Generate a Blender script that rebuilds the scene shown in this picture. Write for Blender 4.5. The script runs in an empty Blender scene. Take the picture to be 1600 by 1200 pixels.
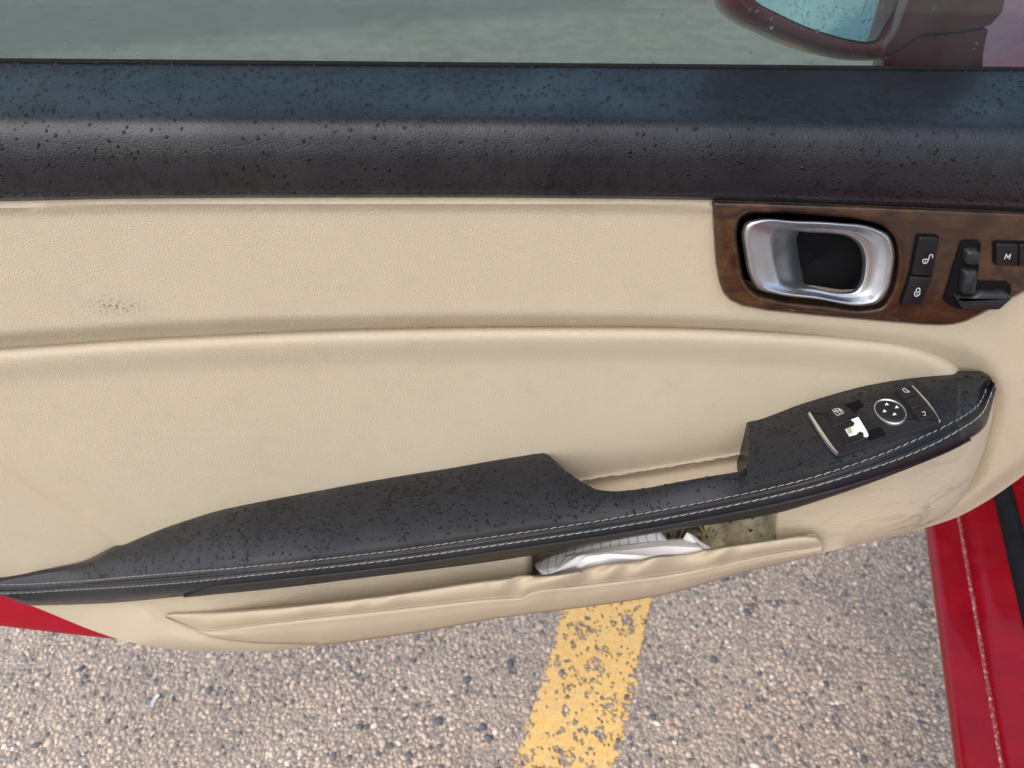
import bpy, bmesh, math, random
import numpy as np
from mathutils import Vector, Matrix
from mathutils.geometry import delaunay_2d_cdt
from mathutils.bvhtree import BVHTree

random.seed(7); rng = np.random.default_rng(7)
R = math.radians
scene = bpy.context.scene
COL = scene.collection

# ------------------------------------------------------------------ camera
CAM = np.array([0.0, -0.45, 1.02]); PITCH = R(38.0); FPX = 1202.0
cam_d = bpy.data.cameras.new('camera'); cam = bpy.data.objects.new('camera', cam_d); COL.objects.link(cam)
cam.location = CAM; cam.rotation_euler = (math.pi/2 - PITCH, 0, 0)
cam_d.sensor_width = 36.0; cam_d.lens = 36.0*FPX/1600.0
cam_d.clip_start = 0.02; cam_d.clip_end = 2000
cam_d.dof.use_dof = True; cam_d.dof.focus_distance = 0.55; cam_d.dof.aperture_fstop = 9.0
scene.camera = cam

# ------------------------------------------------------------------ light
SUN_EL, SUN_AZ = R(52), R(224)        # azimuth: clockwise from +Y (behind the camera, to the left)
w = bpy.data.worlds.new('World'); scene.world = w; w.use_nodes = True
nt = w.node_tree; nt.nodes.clear()
sky = nt.nodes.new('ShaderNodeTexSky'); sky.sky_type = 'NISHITA'; sky.sun_disc = False
sky.sun_elevation = SUN_EL; sky.sun_rotation = SUN_AZ; sky.air_density = 1.0; sky.dust_density = 2.0; sky.ozone_density = 1.0
bg = nt.nodes.new('ShaderNodeBackground'); bg.inputs[1].default_value = 0.15
wo = nt.nodes.new('ShaderNodeOutputWorld')
nt.links.new(sky.outputs[0], bg.inputs[0]); nt.links.new(bg.outputs[0], wo.inputs[0])
sd = bpy.data.lights.new('sun', 'SUN'); sd.energy = 1.35; sd.angle = R(115); sd.color = (1.0, 0.85, 0.66)
so = bpy.data.objects.new('sun', sd); COL.objects.link(so)
sdir = Vector((math.sin(SUN_AZ)*math.cos(SUN_EL), math.cos(SUN_AZ)*math.cos(SUN_EL), math.sin(SUN_EL)))
so.rotation_euler = sdir.to_track_quat('Z', 'Y').to_euler(); so.location = sdir*5
vs = scene.view_settings; vs.view_transform = 'Standard'; vs.look = 'None'; vs.gamma = 1.0; vs.exposure = 1.02
vs.use_curve_mapping = False
cy = scene.cycles; cy.max_bounces = 7; cy.diffuse_bounces = 3; cy.glossy_bounces = 4; cy.transmission_bounces = 6; cy.transparent_max_bounces = 8

# ------------------------------------------------------------------ helpers: measuring, curves
cp, sp = math.cos(PITCH), math.sin(PITCH)
def dirs(px, py):
    a = (np.asarray(px, float) - 800.0)/FPX; b = (600.0 - np.asarray(py, float))/FPX
    return np.stack([a, cp + b*sp, -sp + b*cp], -1)
def P(px, py, Y):            # photograph measurement -> point on the upright plane y = Y
    d = dirs(px, py); t = (np.asarray(Y, float) - CAM[1])/d[..., 1]
    return CAM + d*t[..., None]
def PZ(px, py, z):           # -> point on the level plane z
    d = dirs(px, py); t = (np.asarray(z, float) - CAM[2])/d[..., 2]
    return CAM + d*t[..., None]
def ss(a, b, x):
    t = np.clip((np.asarray(x, float)-a)/(b-a), 0, 1); return t*t*(3-2*t)
def pch(xk, yk, x):          # monotone-ish cubic interpolation
    xk = np.asarray(xk, float); yk = np.asarray(yk, float); x = np.clip(np.asarray(x, float), xk[0], xk[-1])
    h = np.diff(xk); dl = np.diff(yk)/h
    m = np.zeros_like(yk); m[0] = dl[0]; m[-1] = dl[-1]
    for i in range(1, len(yk)-1):
        if dl[i-1]*dl[i] > 0:
            w1 = 2*h[i]+h[i-1]; w2 = h[i]+2*h[i-1]; m[i] = (w1+w2)/(w1/dl[i-1]+w2/dl[i])
    i = np.clip(np.searchsorted(xk, x, side='right')-1, 0, len(h)-1)
    t = (x-xk[i])/h[i]
    return ((1+2*t)*(1-t)**2*yk[i] + t*(1-t)**2*h[i]*m[i] + t*t*(3-2*t)*yk[i+1] + t*t*(t-1)*h[i]*m[i+1])
def catmull(pts, step=4.0, closed=False):
    pts = np.asarray(pts, float); n = len(pts); out = []
    for i in range(n if closed else n-1):
        g = (lambda k: pts[k % n]) if closed else (lambda k: pts[min(max(k, 0), n-1)])
        p0, p1, p2, p3 = g(i-1), g(i), g(i+1), g(i+2)
        L = np.linalg.norm(p2-p1); k = max(1, int(math.ceil(L/step)))
        # centripetal-like tangents limited by segment length
        def tan(a, b, c):
            la, lb = np.linalg.norm(b-a)+1e-9, np.linalg.norm(c-b)+1e-9
            return ((b-a)/la*lb + (c-b)/lb*la)/(la+lb)
        m1, m2 = tan(p0, p1, p2)*L, tan(p1, p2, p3)*L
        for j in range(k):
            t = j/k
            out.append((2*t**3-3*t*t+1)*p1+(t**3-2*t*t+t)*m1+(-2*t**3+3*t*t)*p2+(t**3-t*t)*m2)
    if not closed: out.append(pts[-1])
    return np.array(out)
def resample(poly, step, closed=True):
    poly = np.asarray(poly, float); q = np.vstack([poly, poly[:1]]) if closed else poly
    out = []
    for a, b in zip(q[:-1], q[1:]):
        k = max(1, int(math.ceil(np.linalg.norm(b-a)/step)))
        for j in range(k): out.append(a+(b-a)*j/k)
    if not closed: out.append(q[-1])
    return np.array(out)
def rounded(poly, r, n=5):
    poly = np.asarray(poly, float); out = []; N = len(poly)
    for i in range(N):
        a, b, c = poly[i-1], poly[i], poly[(i+1) % N]
        la, lc = np.linalg.norm(a-b), np.linalg.norm(c-b); k = min(r, la*.45, lc*.45)
        p, q = b+(a-b)/la*k, b+(c-b)/lc*k
        for j in range(n+1):
            t = j/n; out.append((1-t)**2*p+2*t*(1-t)*b+t*t*q)
    return np.array(out)
def area2(p): return float(np.sum(p[:, 0]*np.roll(p[:, 1], -1)-np.roll(p[:, 0], -1)*p[:, 1]))
def inset(poly, d):
    poly = np.asarray(poly, float); s = 1 if area2(poly) > 0 else -1
    t = np.roll(poly, -1, 0)-np.roll(poly, 1, 0); t /= (np.linalg.norm(t, axis=1)[:, None]+1e-9)
    return poly + s*d*np.stack([-t[:, 1], t[:, 0]], 1)
def pdist(pts, poly, closed=True):
    q = np.vstack([poly, poly[:1]]) if closed else np.asarray(poly, float)
    a = q[:-1]; ab = q[1:]-a; l2 = (ab**2).sum(1)+1e-9
    out = np.empty(len(pts))
    for i in range(0, len(pts), 4000):
        p = pts[i:i+4000][:, None, :]-a[None]
        t = np.clip((p*ab[None]).sum(2)/l2, 0, 1)
        out[i:i+4000] = np.sqrt((((p-t[..., None]*ab[None])**2).sum(2)).min(1))
    return out
def inside(pts, poly):
    x, y = pts[:, 0], pts[:, 1]; r = np.zeros(len(pts), bool); q = np.roll(poly, -1, 0)
    for (x1, y1), (x2, y2) in zip(poly, q):
        if y1 == y2: continue
        c = ((y1 > y) != (y2 > y)) & (x < (x2-x1)*(y-y1)/(y2-y1)+x1); r ^= c
    return r

# ------------------------------------------------------------------ helpers: objects
def link(name, me, mat, parent=None, smooth=True, sharp=40):
    if mat is not None: me.materials.append(mat)
    if smooth:
        me.polygons.foreach_set('use_smooth', [True]*len(me.polygons))
        if sharp: me.set_sharp_from_angle(angle=R(sharp))
    o = bpy.data.objects.new(name, me); COL.objects.link(o)
    if parent is not None: attach(o, parent)
    return o
def attach(o, parent):
    o.parent = parent
    if parent.type == 'EMPTY': o.matrix_parent_inverse = Matrix.Translation(-parent.location)
def mesh(name, V, Fc):
    me = bpy.data.meshes.new(name); me.from_pydata([tuple(map(float, v)) for v in V], [], [tuple(map(int, f)) for f in Fc]); me.update(); return me
def empty(name, loc): 
    e = bpy.data.objects.new(name, None); e.location = loc; e.empty_display_size = .05; COL.objects.link(e); return e
def tag(o, label=None, cat=None, group=None, kind=None):
    if label: o['label'] = label
    if cat: o['category'] = cat
    if group: o['group'] = group
    if kind: o['kind'] = kind
    return o
def grid_faces(nr, nc, closed=False):
    f = []
    for i in range(nr-1):
        for j in range(nc if closed else nc-1):
            k = (j+1) % nc
            f.append((i*nc+j, i*nc+k, (i+1)*nc+k, (i+1)*nc+j))
    return f
def orient(me, toward):      # flip the mesh so that most faces look towards a point
    s = sum((p.normal.dot(Vector(toward)-p.center)) * p.area for p in me.polygons)
    if s < 0: me.flip_normals()
def loft(name, rows, mat, parent=None, closed=False, sharp=40, caps=False):
    rows = np.asarray(rows); nr, nc = rows.shape[:2]
    Fc = grid_faces(nr, nc, closed)
    if caps: Fc += [tuple(range(nc)), tuple((nr-1)*nc+j for j in range(nc))]
    me = mesh(name, rows.reshape(-1, 3), Fc)
    if caps:
        bm = bmesh.new(); bm.from_mesh(me); bmesh.ops.recalc_face_normals(bm, faces=bm.faces); bm.to_mesh(me); bm.free()
    else: orient(me, CAM)
    return link(name, me, mat, parent, sharp=sharp)
def region(name, outline, Yf, mat, parent=None, spacing=7, holes=(), rings=(1.5, 3.5, 7), rim=.012, sharp=50, extra=()):
    """a moulded sheet: outline and holes measured on the photograph, relief Yf(px, py, distance to edge)"""
    loops = [np.asarray(outline, float)]+[np.asarray(h, float) for h in holes]
    step = min(5.0, spacing)
    loops = [resample(l, step) for l in loops]
    B = np.vstack(loops); lo, hi = loops[0].min(0), loops[0].max(0)
    gx, gy = np.meshgrid(np.arange(lo[0], hi[0], spacing), np.arange(lo[1], hi[1], spacing*.87))
    gx = gx + (np.arange(gx.shape[0]) % 2)[:, None]*spacing*.5
    G = np.stack([gx.ravel(), gy.ravel()], 1)
    def ins(p):
        r = inside(p, loops[0])
        for h in loops[1:]: r &= ~inside(p, h)
        return r
    def dist(p):
        return np.min([pdist(p, l) for l in loops], 0)
    G = G[ins(G)]; d = dist(G); lastr = rings[-1] if rings else 0
    keep = [G[d > lastr+spacing*.45]]
    for r in rings:
        for k, l in enumerate(loops):
            q = inset(l, r if k == 0 else -r)
            q = q[ins(q)]
            if len(q): keep.append(q[dist(q) > r*.9])
    for ln in extra:
        t = np.gradient(ln, axis=0); t /= np.linalg.norm(t, axis=1)[:, None]+1e-9; nn = np.stack([-t[:, 1], t[:, 0]], 1)
        for off in (-7, -4, -1.8, 0, 1.6, 3.2, 5, 8):
            q = ln+nn*off; q = q[ins(q)]; keep.append(q[dist(q) > 2])
        allk = np.vstack(keep[:1]); keep[0] = allk[pdist(allk, ln, False) > 9]
    pts = np.vstack([B]+keep)
    edges = []; o = 0
    for l in loops:
        n = len(l); edges += [(o+i, o+(i+1) % n) for i in range(n)]; o += n
    vo, eo, fo, ov, oe, of = delaunay_2d_cdt([Vector(p) for p in pts], edges, [], 0, 1e-4)
    V2 = np.array([[v.x, v.y] for v in vo]); T = np.array([list(f) for f in fo])
    cen = V2[T].mean(1); T = T[ins(cen)]
    dd = dist(V2); Y = Yf(V2[:, 0], V2[:, 1], dd)
    V3 = P(V2[:, 0], V2[:, 1], Y)
    a = V3[T[:, 1]]-V3[T[:, 0]]; b = V3[T[:, 2]]-V3[T[:, 0]]; nrm = np.cross(a, b)
    fl = nrm[:, 1] > 0; T[fl] = T[fl][:, ::-1]
    V = list(V3); Fc = [tuple(t) for t in T]
    if rim:
        from collections import Counter
        cnt = Counter()
        for t in Fc:
            for i in range(3): cnt[frozenset((t[i], t[(i+1) % 3]))] += 1
        m = {}
        def back(i):
            if i not in m: m[i] = len(V); V.append(V3[i]+np.array([0, rim, 0]))
            return m[i]
        add = []
        for t in Fc:
            for i in range(3):
                a_, b_ = t[i], t[(i+1) % 3]
                if cnt[frozenset((a_, b_))] == 1: add.append((b_, a_, back(a_), back(b_)))
        Fc += add
    me = mesh(name, V, Fc)
    return link(name, me, mat, parent, sharp=sharp)
class Plane:
    def __init__(s, o, n):
        s.o = np.asarray(o, float); s.n = np.asarray(n, float)/np.linalg.norm(n)
        if np.dot(CAM-s.o, s.n) < 0: s.n = -s.n
    def __call__(s, pts, lift=0.0):
        pts = np.asarray(pts, float); d = dirs(pts[..., 0], pts[..., 1])
        t = ((s.o-CAM)@s.n)/(d@s.n)
        return CAM+d*t[..., None]+s.n*lift
def prism(name, outline, pl, levels, mat, parent=None, sharp=35, bottom=False):
    """stacked rings (inset in px, lift in m) over an outline, closed on top"""
    rows = [pl(inset(outline, i) if i else np.asarray(outline, float), l) for i, l in levels]
    n = len(outline); V = np.vstack(rows); Fc = grid_faces(len(rows), n, True); Fc.append(tuple((len(rows)-1)*n+j for j in range(n)))
    me = mesh(name, V, Fc)
    bm = bmesh.new(); bm.from_mesh(me); bmesh.ops.recalc_face_normals(bm, faces=bm.faces)
    if bm.faces[-1 % len(bm.faces)] is not None: pass
    bm.to_mesh(me); bm.free()
    if me.polygons[len(me.polygons)-1].normal.dot(Vector(pl.n)) < 0: me.flip_normals()
    return link(name, me, mat, parent, sharp=sharp)
def ribbons(name, polys, pl, width, lift, mat, parent=None):
    V = []; Fc = []
    for poly, closed in polys:
        p = np.asarray(poly, float); n = len(p)
        if closed: t = np.roll(p, -1, 0)-np.roll(p, 1, 0)
        else: t = np.gradient(p, axis=0)
        t /= np.linalg.norm(t, axis=1)[:, None]+1e-9; nn = np.stack([-t[:, 1], t[:, 0]], 1)*width/2
        o = len(V); V += list(pl(p+nn, lift))+list(pl(p-nn, lift))
        for i in range(n if closed else n-1):
            j = (i+1) % n; Fc.append((o+i, o+j, o+n+j, o+n+i))
    me = mesh(name, V, Fc); 
    for p in me.polygons:
        pass
    orient(me, CAM)
    return link(name, me, mat, parent, smooth=False)

# ------------------------------------------------------------------ materials
def newmat(name):
    m = bpy.data.materials.new(name); m.use_nodes = True; nt = m.node_tree
    b = nt.nodes['Principled BSDF']; return m, nt, b
class N:
    def __init__(s, nt):
        s.nt = nt; s.c = None
    def n(s, t, **k):
        x = s.nt.nodes.new('ShaderNode'+t)
        for a, v in k.items(): setattr(x, a, v)
        return x
    def co(s):
        if s.c is None: s.c = s.n('TexCoord').outputs['Object']
        return s.c
    def l(s, a, b): s.nt.links.new(a, b)
    def mapping(s, scale=(1, 1, 1), rot=(0, 0, 0), vec=None):
        m = s.n('Mapping'); m.inputs['Scale'].default_value = scale; m.inputs['Rotation'].default_value = rot
        s.l(vec or s.co(), m.inputs[0]); return m.outputs[0]
    def noise(s, scale, detail=3, rough=.55, vec=None, dist=0):
        x = s.n('TexNoise'); x.inputs['Scale'].default_value = scale; x.inputs['Detail'].default_value = detail
        x.inputs['Roughness'].default_value = rough; x.inputs['Distortion'].default_value = dist
        s.l(vec or s.co(), x.inputs['Vector']); return x
    def voro(s, scale, feature='F1', vec=None, rnd=1):
        x = s.n('TexVoronoi', feature=feature, voronoi_dimensions='2D'); x.inputs['Scale'].default_value = scale; x.inputs['Randomness'].default_value = rnd
        s.l(vec or s.co(), x.inputs['Vector']); return x
    def ramp(s, inp, stops):
        x = s.n('ValToRGB'); e = x.color_ramp.elements
        while len(e) < len(stops): e.new(.5)
        for q, (p, c) in zip(e, stops):
            q.position = p; q.color = (c, c, c, 1) if not hasattr(c, '__len__') else (*c, 1)
        s.l(inp, x.inputs[0]); return x.outputs[0]
    def math(s, op, a, b=0.0):
        x = s.n('Math', operation=op)
        for i, v in enumerate((a, b)):
            if hasattr(v, 'default_value') or hasattr(v, 'links'): s.l(v, x.inputs[i])
            else: x.inputs[i].default_value = v
        return x.outputs[0]
    def mix(s, fac, a, b):
        x = s.n('Mix', data_type='RGBA')
        for i, v in ((0, fac), (6, a), (7, b)):
            if hasattr(v, 'links'): s.l(v, x.inputs[i])
            elif i == 0: x.inputs[0].default_value = v
            else: x.inputs[i].default_value = (*v, 1)
        return x.outputs[2]
    def bump(s, h, strength, dist, normal=None):
        x = s.n('Bump'); x.inputs['Strength'].default_value = strength; x.inputs['Distance'].default_value = dist
        s.l(h, x.inputs['Height'])
        if normal: s.l(normal, x.inputs['Normal'])
        return x.outputs[0]
    def spot(s, c, r, scale=(1, 1, 1)):     # soft mask round a place in metres (for stains)
        v = s.n('VectorMath', operation='SUBTRACT'); s.l(s.co(), v.inputs[0]); v.inputs[1].default_value = tuple(c)
        v2 = s.n('VectorMath', operation='MULTIPLY'); s.l(v.outputs[0], v2.inputs[0]); v2.inputs[1].default_value = scale
        v3 = s.n('VectorMath', operation='LENGTH'); s.l(v2.outputs[0], v3.inputs[0])
        return s.ramp(s.math('DIVIDE', v3.outputs['Value'], r), [(0, 1.), (1, 0.)])

def leather(name, col, col2, rough, grain, bstr, bdist, stains=(), spec=.5, crease=0, dirt=.0, wet=0, coat_ior=1.5, blot=.75):
    m, nt, b = newmat(name); k = N(nt)
    nz = k.noise(60, 1); warp = k.n('VectorMath', operation='MULTIPLY_ADD')
    k.l(nz.outputs['Color'], warp.inputs[0]); warp.inputs[1].default_value = (.006,)*3; k.l(k.co(), warp.inputs[2])
    sp_ = k.n('SeparateXYZ'); k.l(warp.outputs[0], sp_.inputs[0]); cb = k.n('CombineXYZ')
    k.l(sp_.outputs[0], cb.inputs[0]); k.l(k.math('ADD', sp_.outputs[2], sp_.outputs[1]), cb.inputs[1]); flat = cb.outputs[0]
    v1 = k.voro(grain, 'DISTANCE_TO_EDGE', flat); h1 = k.ramp(v1.outputs['Distance'], [(0, 0.), (.18, .75), (.5, 1.)])
    v2 = k.voro(grain*2.1, 'DISTANCE_TO_EDGE', flat); h2 = k.ramp(v2.outputs['Distance'], [(0, 0.), (.25, 1.)])
    big = k.noise(14, 2)
    h = k.math('ADD', h1, k.math('MULTIPLY', h2, .45))
    h = k.math('MULTIPLY', h, k.ramp(big.outputs['Fac'], [(.25, .88), (.7, 1.)]))
    if crease:
        v3 = k.voro(grain*.33, 'DISTANCE_TO_EDGE', k.mapping((1, .7, 1), (0, 0, .5), flat))
        h = k.math('ADD', h, k.math('MULTIPLY', k.ramp(v3.outputs['Distance'], [(0, 0.), (.12, 1.)]), crease))
    und = k.noise(9, 1)
    nb = k.bump(und.outputs['Fac'], .08, .004)
    k.l(k.bump(h, bstr, bdist, nb), b.inputs['Normal'])
    cv = k.noise(7, 3, .6)
    c = k.mix(k.ramp(cv.outputs['Fac'], [(.3, 0.), (.7, 1.)]), col, col2)
    if dirt:
        dn = k.noise(38, 4, .7)
        c = k.mix(k.math('MULTIPLY', k.ramp(dn.outputs['Fac'], [(.56, 0.), (.75, 1.)]), dirt), c, tuple(x*.45 for x in col))
    for cpos, r, sc, scol, amt, fr in stains:
        f = k.math('MULTIPLY', k.spot(cpos, r, sc), k.ramp(k.noise(fr, 4, .65).outputs['Fac'], [(.5, 0.), (.62, 1.)]))
        c = k.mix(k.math('MULTIPLY', f, amt), c, scol)
    if wet:
        wn = k.noise(150, 3, .6, k.mapping((1, 1, .6))); wf = k.ramp(wn.outputs['Fac'], [(.52, 0.), (.60, 1.)])
        wb = k.ramp(k.noise(13, 2).outputs['Fac'], [(.38, 0.), (.62, 1.)]); wf = k.math('MULTIPLY', k.math('MULTIPLY', wf, wb), blot)
        c = k.mix(wf, c, tuple(x*.28 for x in col))
    k.l(c, b.inputs['Base Color'])
    k.l(k.ramp(cv.outputs['Fac'], [(.3, rough+.05), (.7, rough-.05)]), b.inputs['Roughness'])
    b.inputs['Specular IOR Level'].default_value = spec
    if wet:
        k.l(k.ramp(k.noise(16, 4).outputs['Fac'], [(.3, wet*.6), (.65, wet)]), b.inputs['Coat Weight']); b.inputs['Coat Roughness'].default_value = .26; b.inputs['Coat IOR'].default_value = coat_ior
        k.l(k.ramp(wf, [(0, spec), (1, spec*.4)]), b.inputs['Specular IOR Level'])
        k.l(k.bump(h, bstr*.35, bdist, nb), b.inputs['Coat Normal'])
    return m
def simple(name, col, rough=.5, metal=0, spec=.5, coat=0, bump=None, var=.0, vscale=40, rvar=0):
    m, nt, b = newmat(name); k = N(nt)
    b.inputs['Roughness'].default_value = rough; b.inputs['Metallic'].default_value = metal
    b.inputs['Specular IOR Level'].default_value = spec; b.inputs['Coat Weight'].default_value = coat; b.inputs['Coat Roughness'].default_value = .05
    nz = k.noise(vscale, 5, .6)
    c = k.mix(k.ramp(nz.outputs['Fac'], [(.3, 0.), (.7, 1.)]), col, tuple(x*(1-var) for x in col)); k.l(c, b.inputs['Base Color'])
    if rvar:
        k.l(k.ramp(k.noise(vscale*1.7, 5).outputs['Fac'], [(.3, max(.02, rough-rvar)), (.7, rough+rvar)]), b.inputs['Roughness'])
    if bump: k.l(k.bump(k.noise(bump[0], 3).outputs['Fac'], bump[1], bump[2]), b.inputs['Normal'])
    return m

scuff = P(np.array(180.), np.array(477.), np.array(0.))
BEIGE, BEIGE2 = (.495, .418, .302), (.470, .394, .280)
M = {}
M['beige'] = leather('beige_leather', BEIGE, BEIGE2, .55, 480, .42, .0010,
    stains=[(scuff, .017, (.62, 1, 1.7), (.035, .035, .04), 1., 480)], dirt=.14)
M['beige_soft'] = leather('beige_soft_leather', (.46, .38, .27), (.43, .352, .247), .55, 650, .35, .0008, dirt=.22)
gs = P(np.array(1440.), np.array(790.), np.array(-.03)); gs2 = P(np.array(1390.), np.array(745.), np.array(-.04))
M['black'] = leather('black_leather', (.008, .0095, .013), (.010, .012, .016), .5, 520, .28, .0007, spec=.10, wet=.72, coat_ior=1.48, blot=.6)
M['rail'] = leather('black_grained_cover', (.007, .0078, .012), (.010, .011, .016), .6, 430, .6, .0010, spec=.06, crease=.6, wet=1., coat_ior=1.52)
M['plastic'] = simple('black_plastic', (.012, .012, .014), .42, spec=.28, bump=(900, .15, .0005), var=.3)
M['gloss'] = simple('glossy_black_plastic', (.008, .008, .009), .12)
M['dark'] = simple('dark_recess', (.004, .004, .005), .8, spec=.1)  # near-black; on the switch panel it paints the shade of a well
M['chrome'] = simple('satin_chrome', (.56, .58, .61), .40, metal=1, var=.15, vscale=30, rvar=.06)
M['polish'] = simple('polished_chrome', (.92, .93, .95), .30, metal=1)
M['red'] = simple('red_car_paint', (.27, .003, .009), .30, spec=.28, coat=.35, var=.35, vscale=14, rvar=.12)
M['rubber'] = simple('black_rubber', (.012, .0125, .014), .85, spec=.12, var=.4, vscale=60, bump=(300, .3, .001))
M['thread'] = simple('cream_thread', (.46, .43, .37), .7)
M['white'] = simple('white_print', (.58, .59, .62), .5)
M['bare'] = simple('bare_white_plastic', (.70, .75, .68), .35)
M['paper'] = simple('white_paper', (.87, .86, .86), .8, var=.04, vscale=20)
M['worn'] = simple('worn_black_plastic', (.020, .021, .024), .5, spec=.45, var=.5, vscale=180, rvar=.15)
# wood veneer
m, nt_, b = newmat('burl_wood'); k = N(nt_)
v = k.mapping((1, 1, 1.6), (0, .2, 0)); g1 = k.noise(24, 6, .62, v, 1.6); g2 = k.noise(150, 4, .6, k.mapping((1, 1, 4), (0, .25, 0)), .4)
g3 = k.noise(9, 3, .5)
c = k.ramp(g1.outputs['Fac'], [(.28, (.011, .005, .0026)), (.45, (.035, .015, .007)), (.58, (.072, .033, .0135)), (.74, (.14, .070, .028))])
c = k.mix(k.math('MULTIPLY', k.ramp(g2.outputs['Fac'], [(.4, 1.), (.6, 0.)]), .45), c, (.014, .007, .0045))
c = k.mix(k.math('MULTIPLY', k.ramp(g3.outputs['Fac'], [(.4, 0.), (.65, 1.)]), .5), c, (.036, .018, .011))
k.l(c, b.inputs['Base Color']); b.inputs['Roughness'].default_value = .3; b.inputs['Coat Weight'].default_value = .6; b.inputs['Coat Roughness'].default_value = .08; b.inputs['Specular IOR Level'].default_value = .25
M['wood'] = m
# ribbed speaker cloth
m, nt_, b = newmat('ribbed_beige_cloth'); k = N(nt_)
wv = k.n('TexWave', wave_type='BANDS', bands_direction='Z'); wv.inputs['Scale'].default_value = 135; wv.inputs['Distortion'].default_value = .6; wv.inputs['Detail Scale'].default_value = .4
k.l(k.mapping((1, 1, 1), (0, .06, 0)), wv.inputs['Vector'])
k.l(k.bump(wv.outputs['Fac'], .26, .0006), b.inputs['Normal'])
st = k.ramp(k.noise(26, 5, .6, k.mapping((1, 1, 3.5), (0, -.45, 0)), 1.2).outputs['Fac'], [(.5, 0.), (.62, 1.)])
f = k.math('ADD', k.math('MULTIPLY', st, .14), k.math('MULTIPLY', k.math('MULTIPLY', k.spot(gs, .05, (.6, 1, 1.8)), st), .5))
c = k.mix(f, (.475, .40, .28), (.14, .118, .085)); k.l(c, b.inputs['Base Color']); b.inputs['Roughness'].default_value = .7
M['cloth'] = m
# pocket lining with mould
m, nt_, b = newmat('mouldy_lining'); k = N(nt_)
f = k.ramp(k.noise(55, 6, .7).outputs['Fac'], [(.42, 0.), (.62, 1.)]); f2 = k.ramp(k.noise(30, 4, .6).outputs['Fac'], [(.45, 0.), (.6, 1.)])
c = k.mix(k.math('MULTIPLY', f, .7), (.46, .42, .30), (.13, .13, .045)); c = k.mix(k.math('MULTIPLY', f2, .4), c, (.14, .08, .03))
k.l(c, b.inputs['Base Color']); b.inputs['Roughness'].default_value = .8
M['lining'] = m
# chipped paint along the sill weld
m, nt_, b = newmat('chipped_paint'); k = N(nt_)
f = k.ramp(k.noise(240, 5, .75).outputs['Fac'], [(.53, 0.), (.60, 1.)])
c = k.mix(f, (.24, .03, .03), (.50, .36, .34)); k.l(c, b.inputs['Base Color']); b.inputs['Roughness'].default_value = .5
M['chipped'] = m
# printed paper
m, nt_, b = newmat('printed_paper'); k = N(nt_)
wv = k.n('TexWave', wave_type='BANDS', bands_direction='X'); wv.inputs['Scale'].default_value = 42; wv.inputs['Distortion'].default_value = 0
k.l(k.mapping((1, 1, 1), (0, .35, 0)), wv.inputs['Vector'])
f = k.math('MULTIPLY', k.ramp(wv.outputs['Fac'], [(.86, 0.), (.93, 1.)]), k.ramp(k.noise(700, 1).outputs['Fac'], [(.42, 0.), (.5, 1.)]))
c = k.mix(f, (.80, .80, .81), (.36, .37, .40)); k.l(c, b.inputs['Base Color']); b.inputs['Roughness'].default_value = .8
M['print'] = m
# water
m, nt_, b = newmat('rain_water'); b.inputs['Transmission Weight'].default_value = 1; b.inputs['IOR'].default_value = 1.33; b.inputs['Roughness'].default_value = .02
b.inputs['Base Color'].default_value = (.96, .98, 1, 1); M['water'] = m
M['bead'] = simple('rain_bead_on_black', (.004, .004, .005), .04, spec=.24)
# window glass: tinted, with the reflected sky's milky haze put in as diffuse colour
m, nt_, b = newmat('tinted_window_glass'); k = N(nt_); nt_.nodes.remove(b); out = nt_.nodes['Material Output']
tr = k.n('BsdfTransparent'); tr.inputs[0].default_value = (.60, .70, .69, 1); gl = k.n('BsdfGlossy'); gl.inputs['Roughness'].default_value = .02
df = k.n('BsdfDiffuse'); df.inputs[0].default_value = (.5, .6, .62, 1)
fr = k.n('Fresnel'); fr.inputs[0].default_value = 1.45
m1 = k.n('MixShader'); k.l(k.ramp(k.noise(12, 4, .6).outputs['Fac'], [(.35, .015), (.7, .06)]), m1.inputs[0]); k.l(tr.outputs[0], m1.inputs[1]); k.l(df.outputs[0], m1.inputs[2])
m2 = k.n('MixShader'); k.l(fr.outputs[0], m2.inputs[0]); k.l(m1.outputs[0], m2.inputs[1]); k.l(gl.outputs[0], m2.inputs[2]); k.l(m2.outputs[0], out.inputs[0])
M['glass'] = m
M['mirror'] = simple('mirror_glass', (.80, .80, .78), .06, metal=1, var=.25, vscale=30)
# asphalt
m, nt_, b = newmat('asphalt'); k = N(nt_)
fn = k.noise(260, 5, .7); vz = k.voro(150, 'F1'); big = k.noise(1.3, 4, .55); mid = k.noise(9, 6, .7)
c = k.ramp(fn.outputs['Fac'], [(.3, (.29, .235, .18)), (.5, (.46, .375, .28)), (.7, (.60, .495, .38))])
st = k.mix(k.ramp(vz.outputs['Color'], [(.2, 0.), (.8, 1.)]), (.24, .215, .20), (.50, .42, .35))
c = k.mix(.45, c, st)
c = k.mix(k.math('MULTIPLY', k.ramp(mid.outputs['Fac'], [(.4, 0.), (.6, 1.)]), .5), c, (.22, .19, .16))
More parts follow.
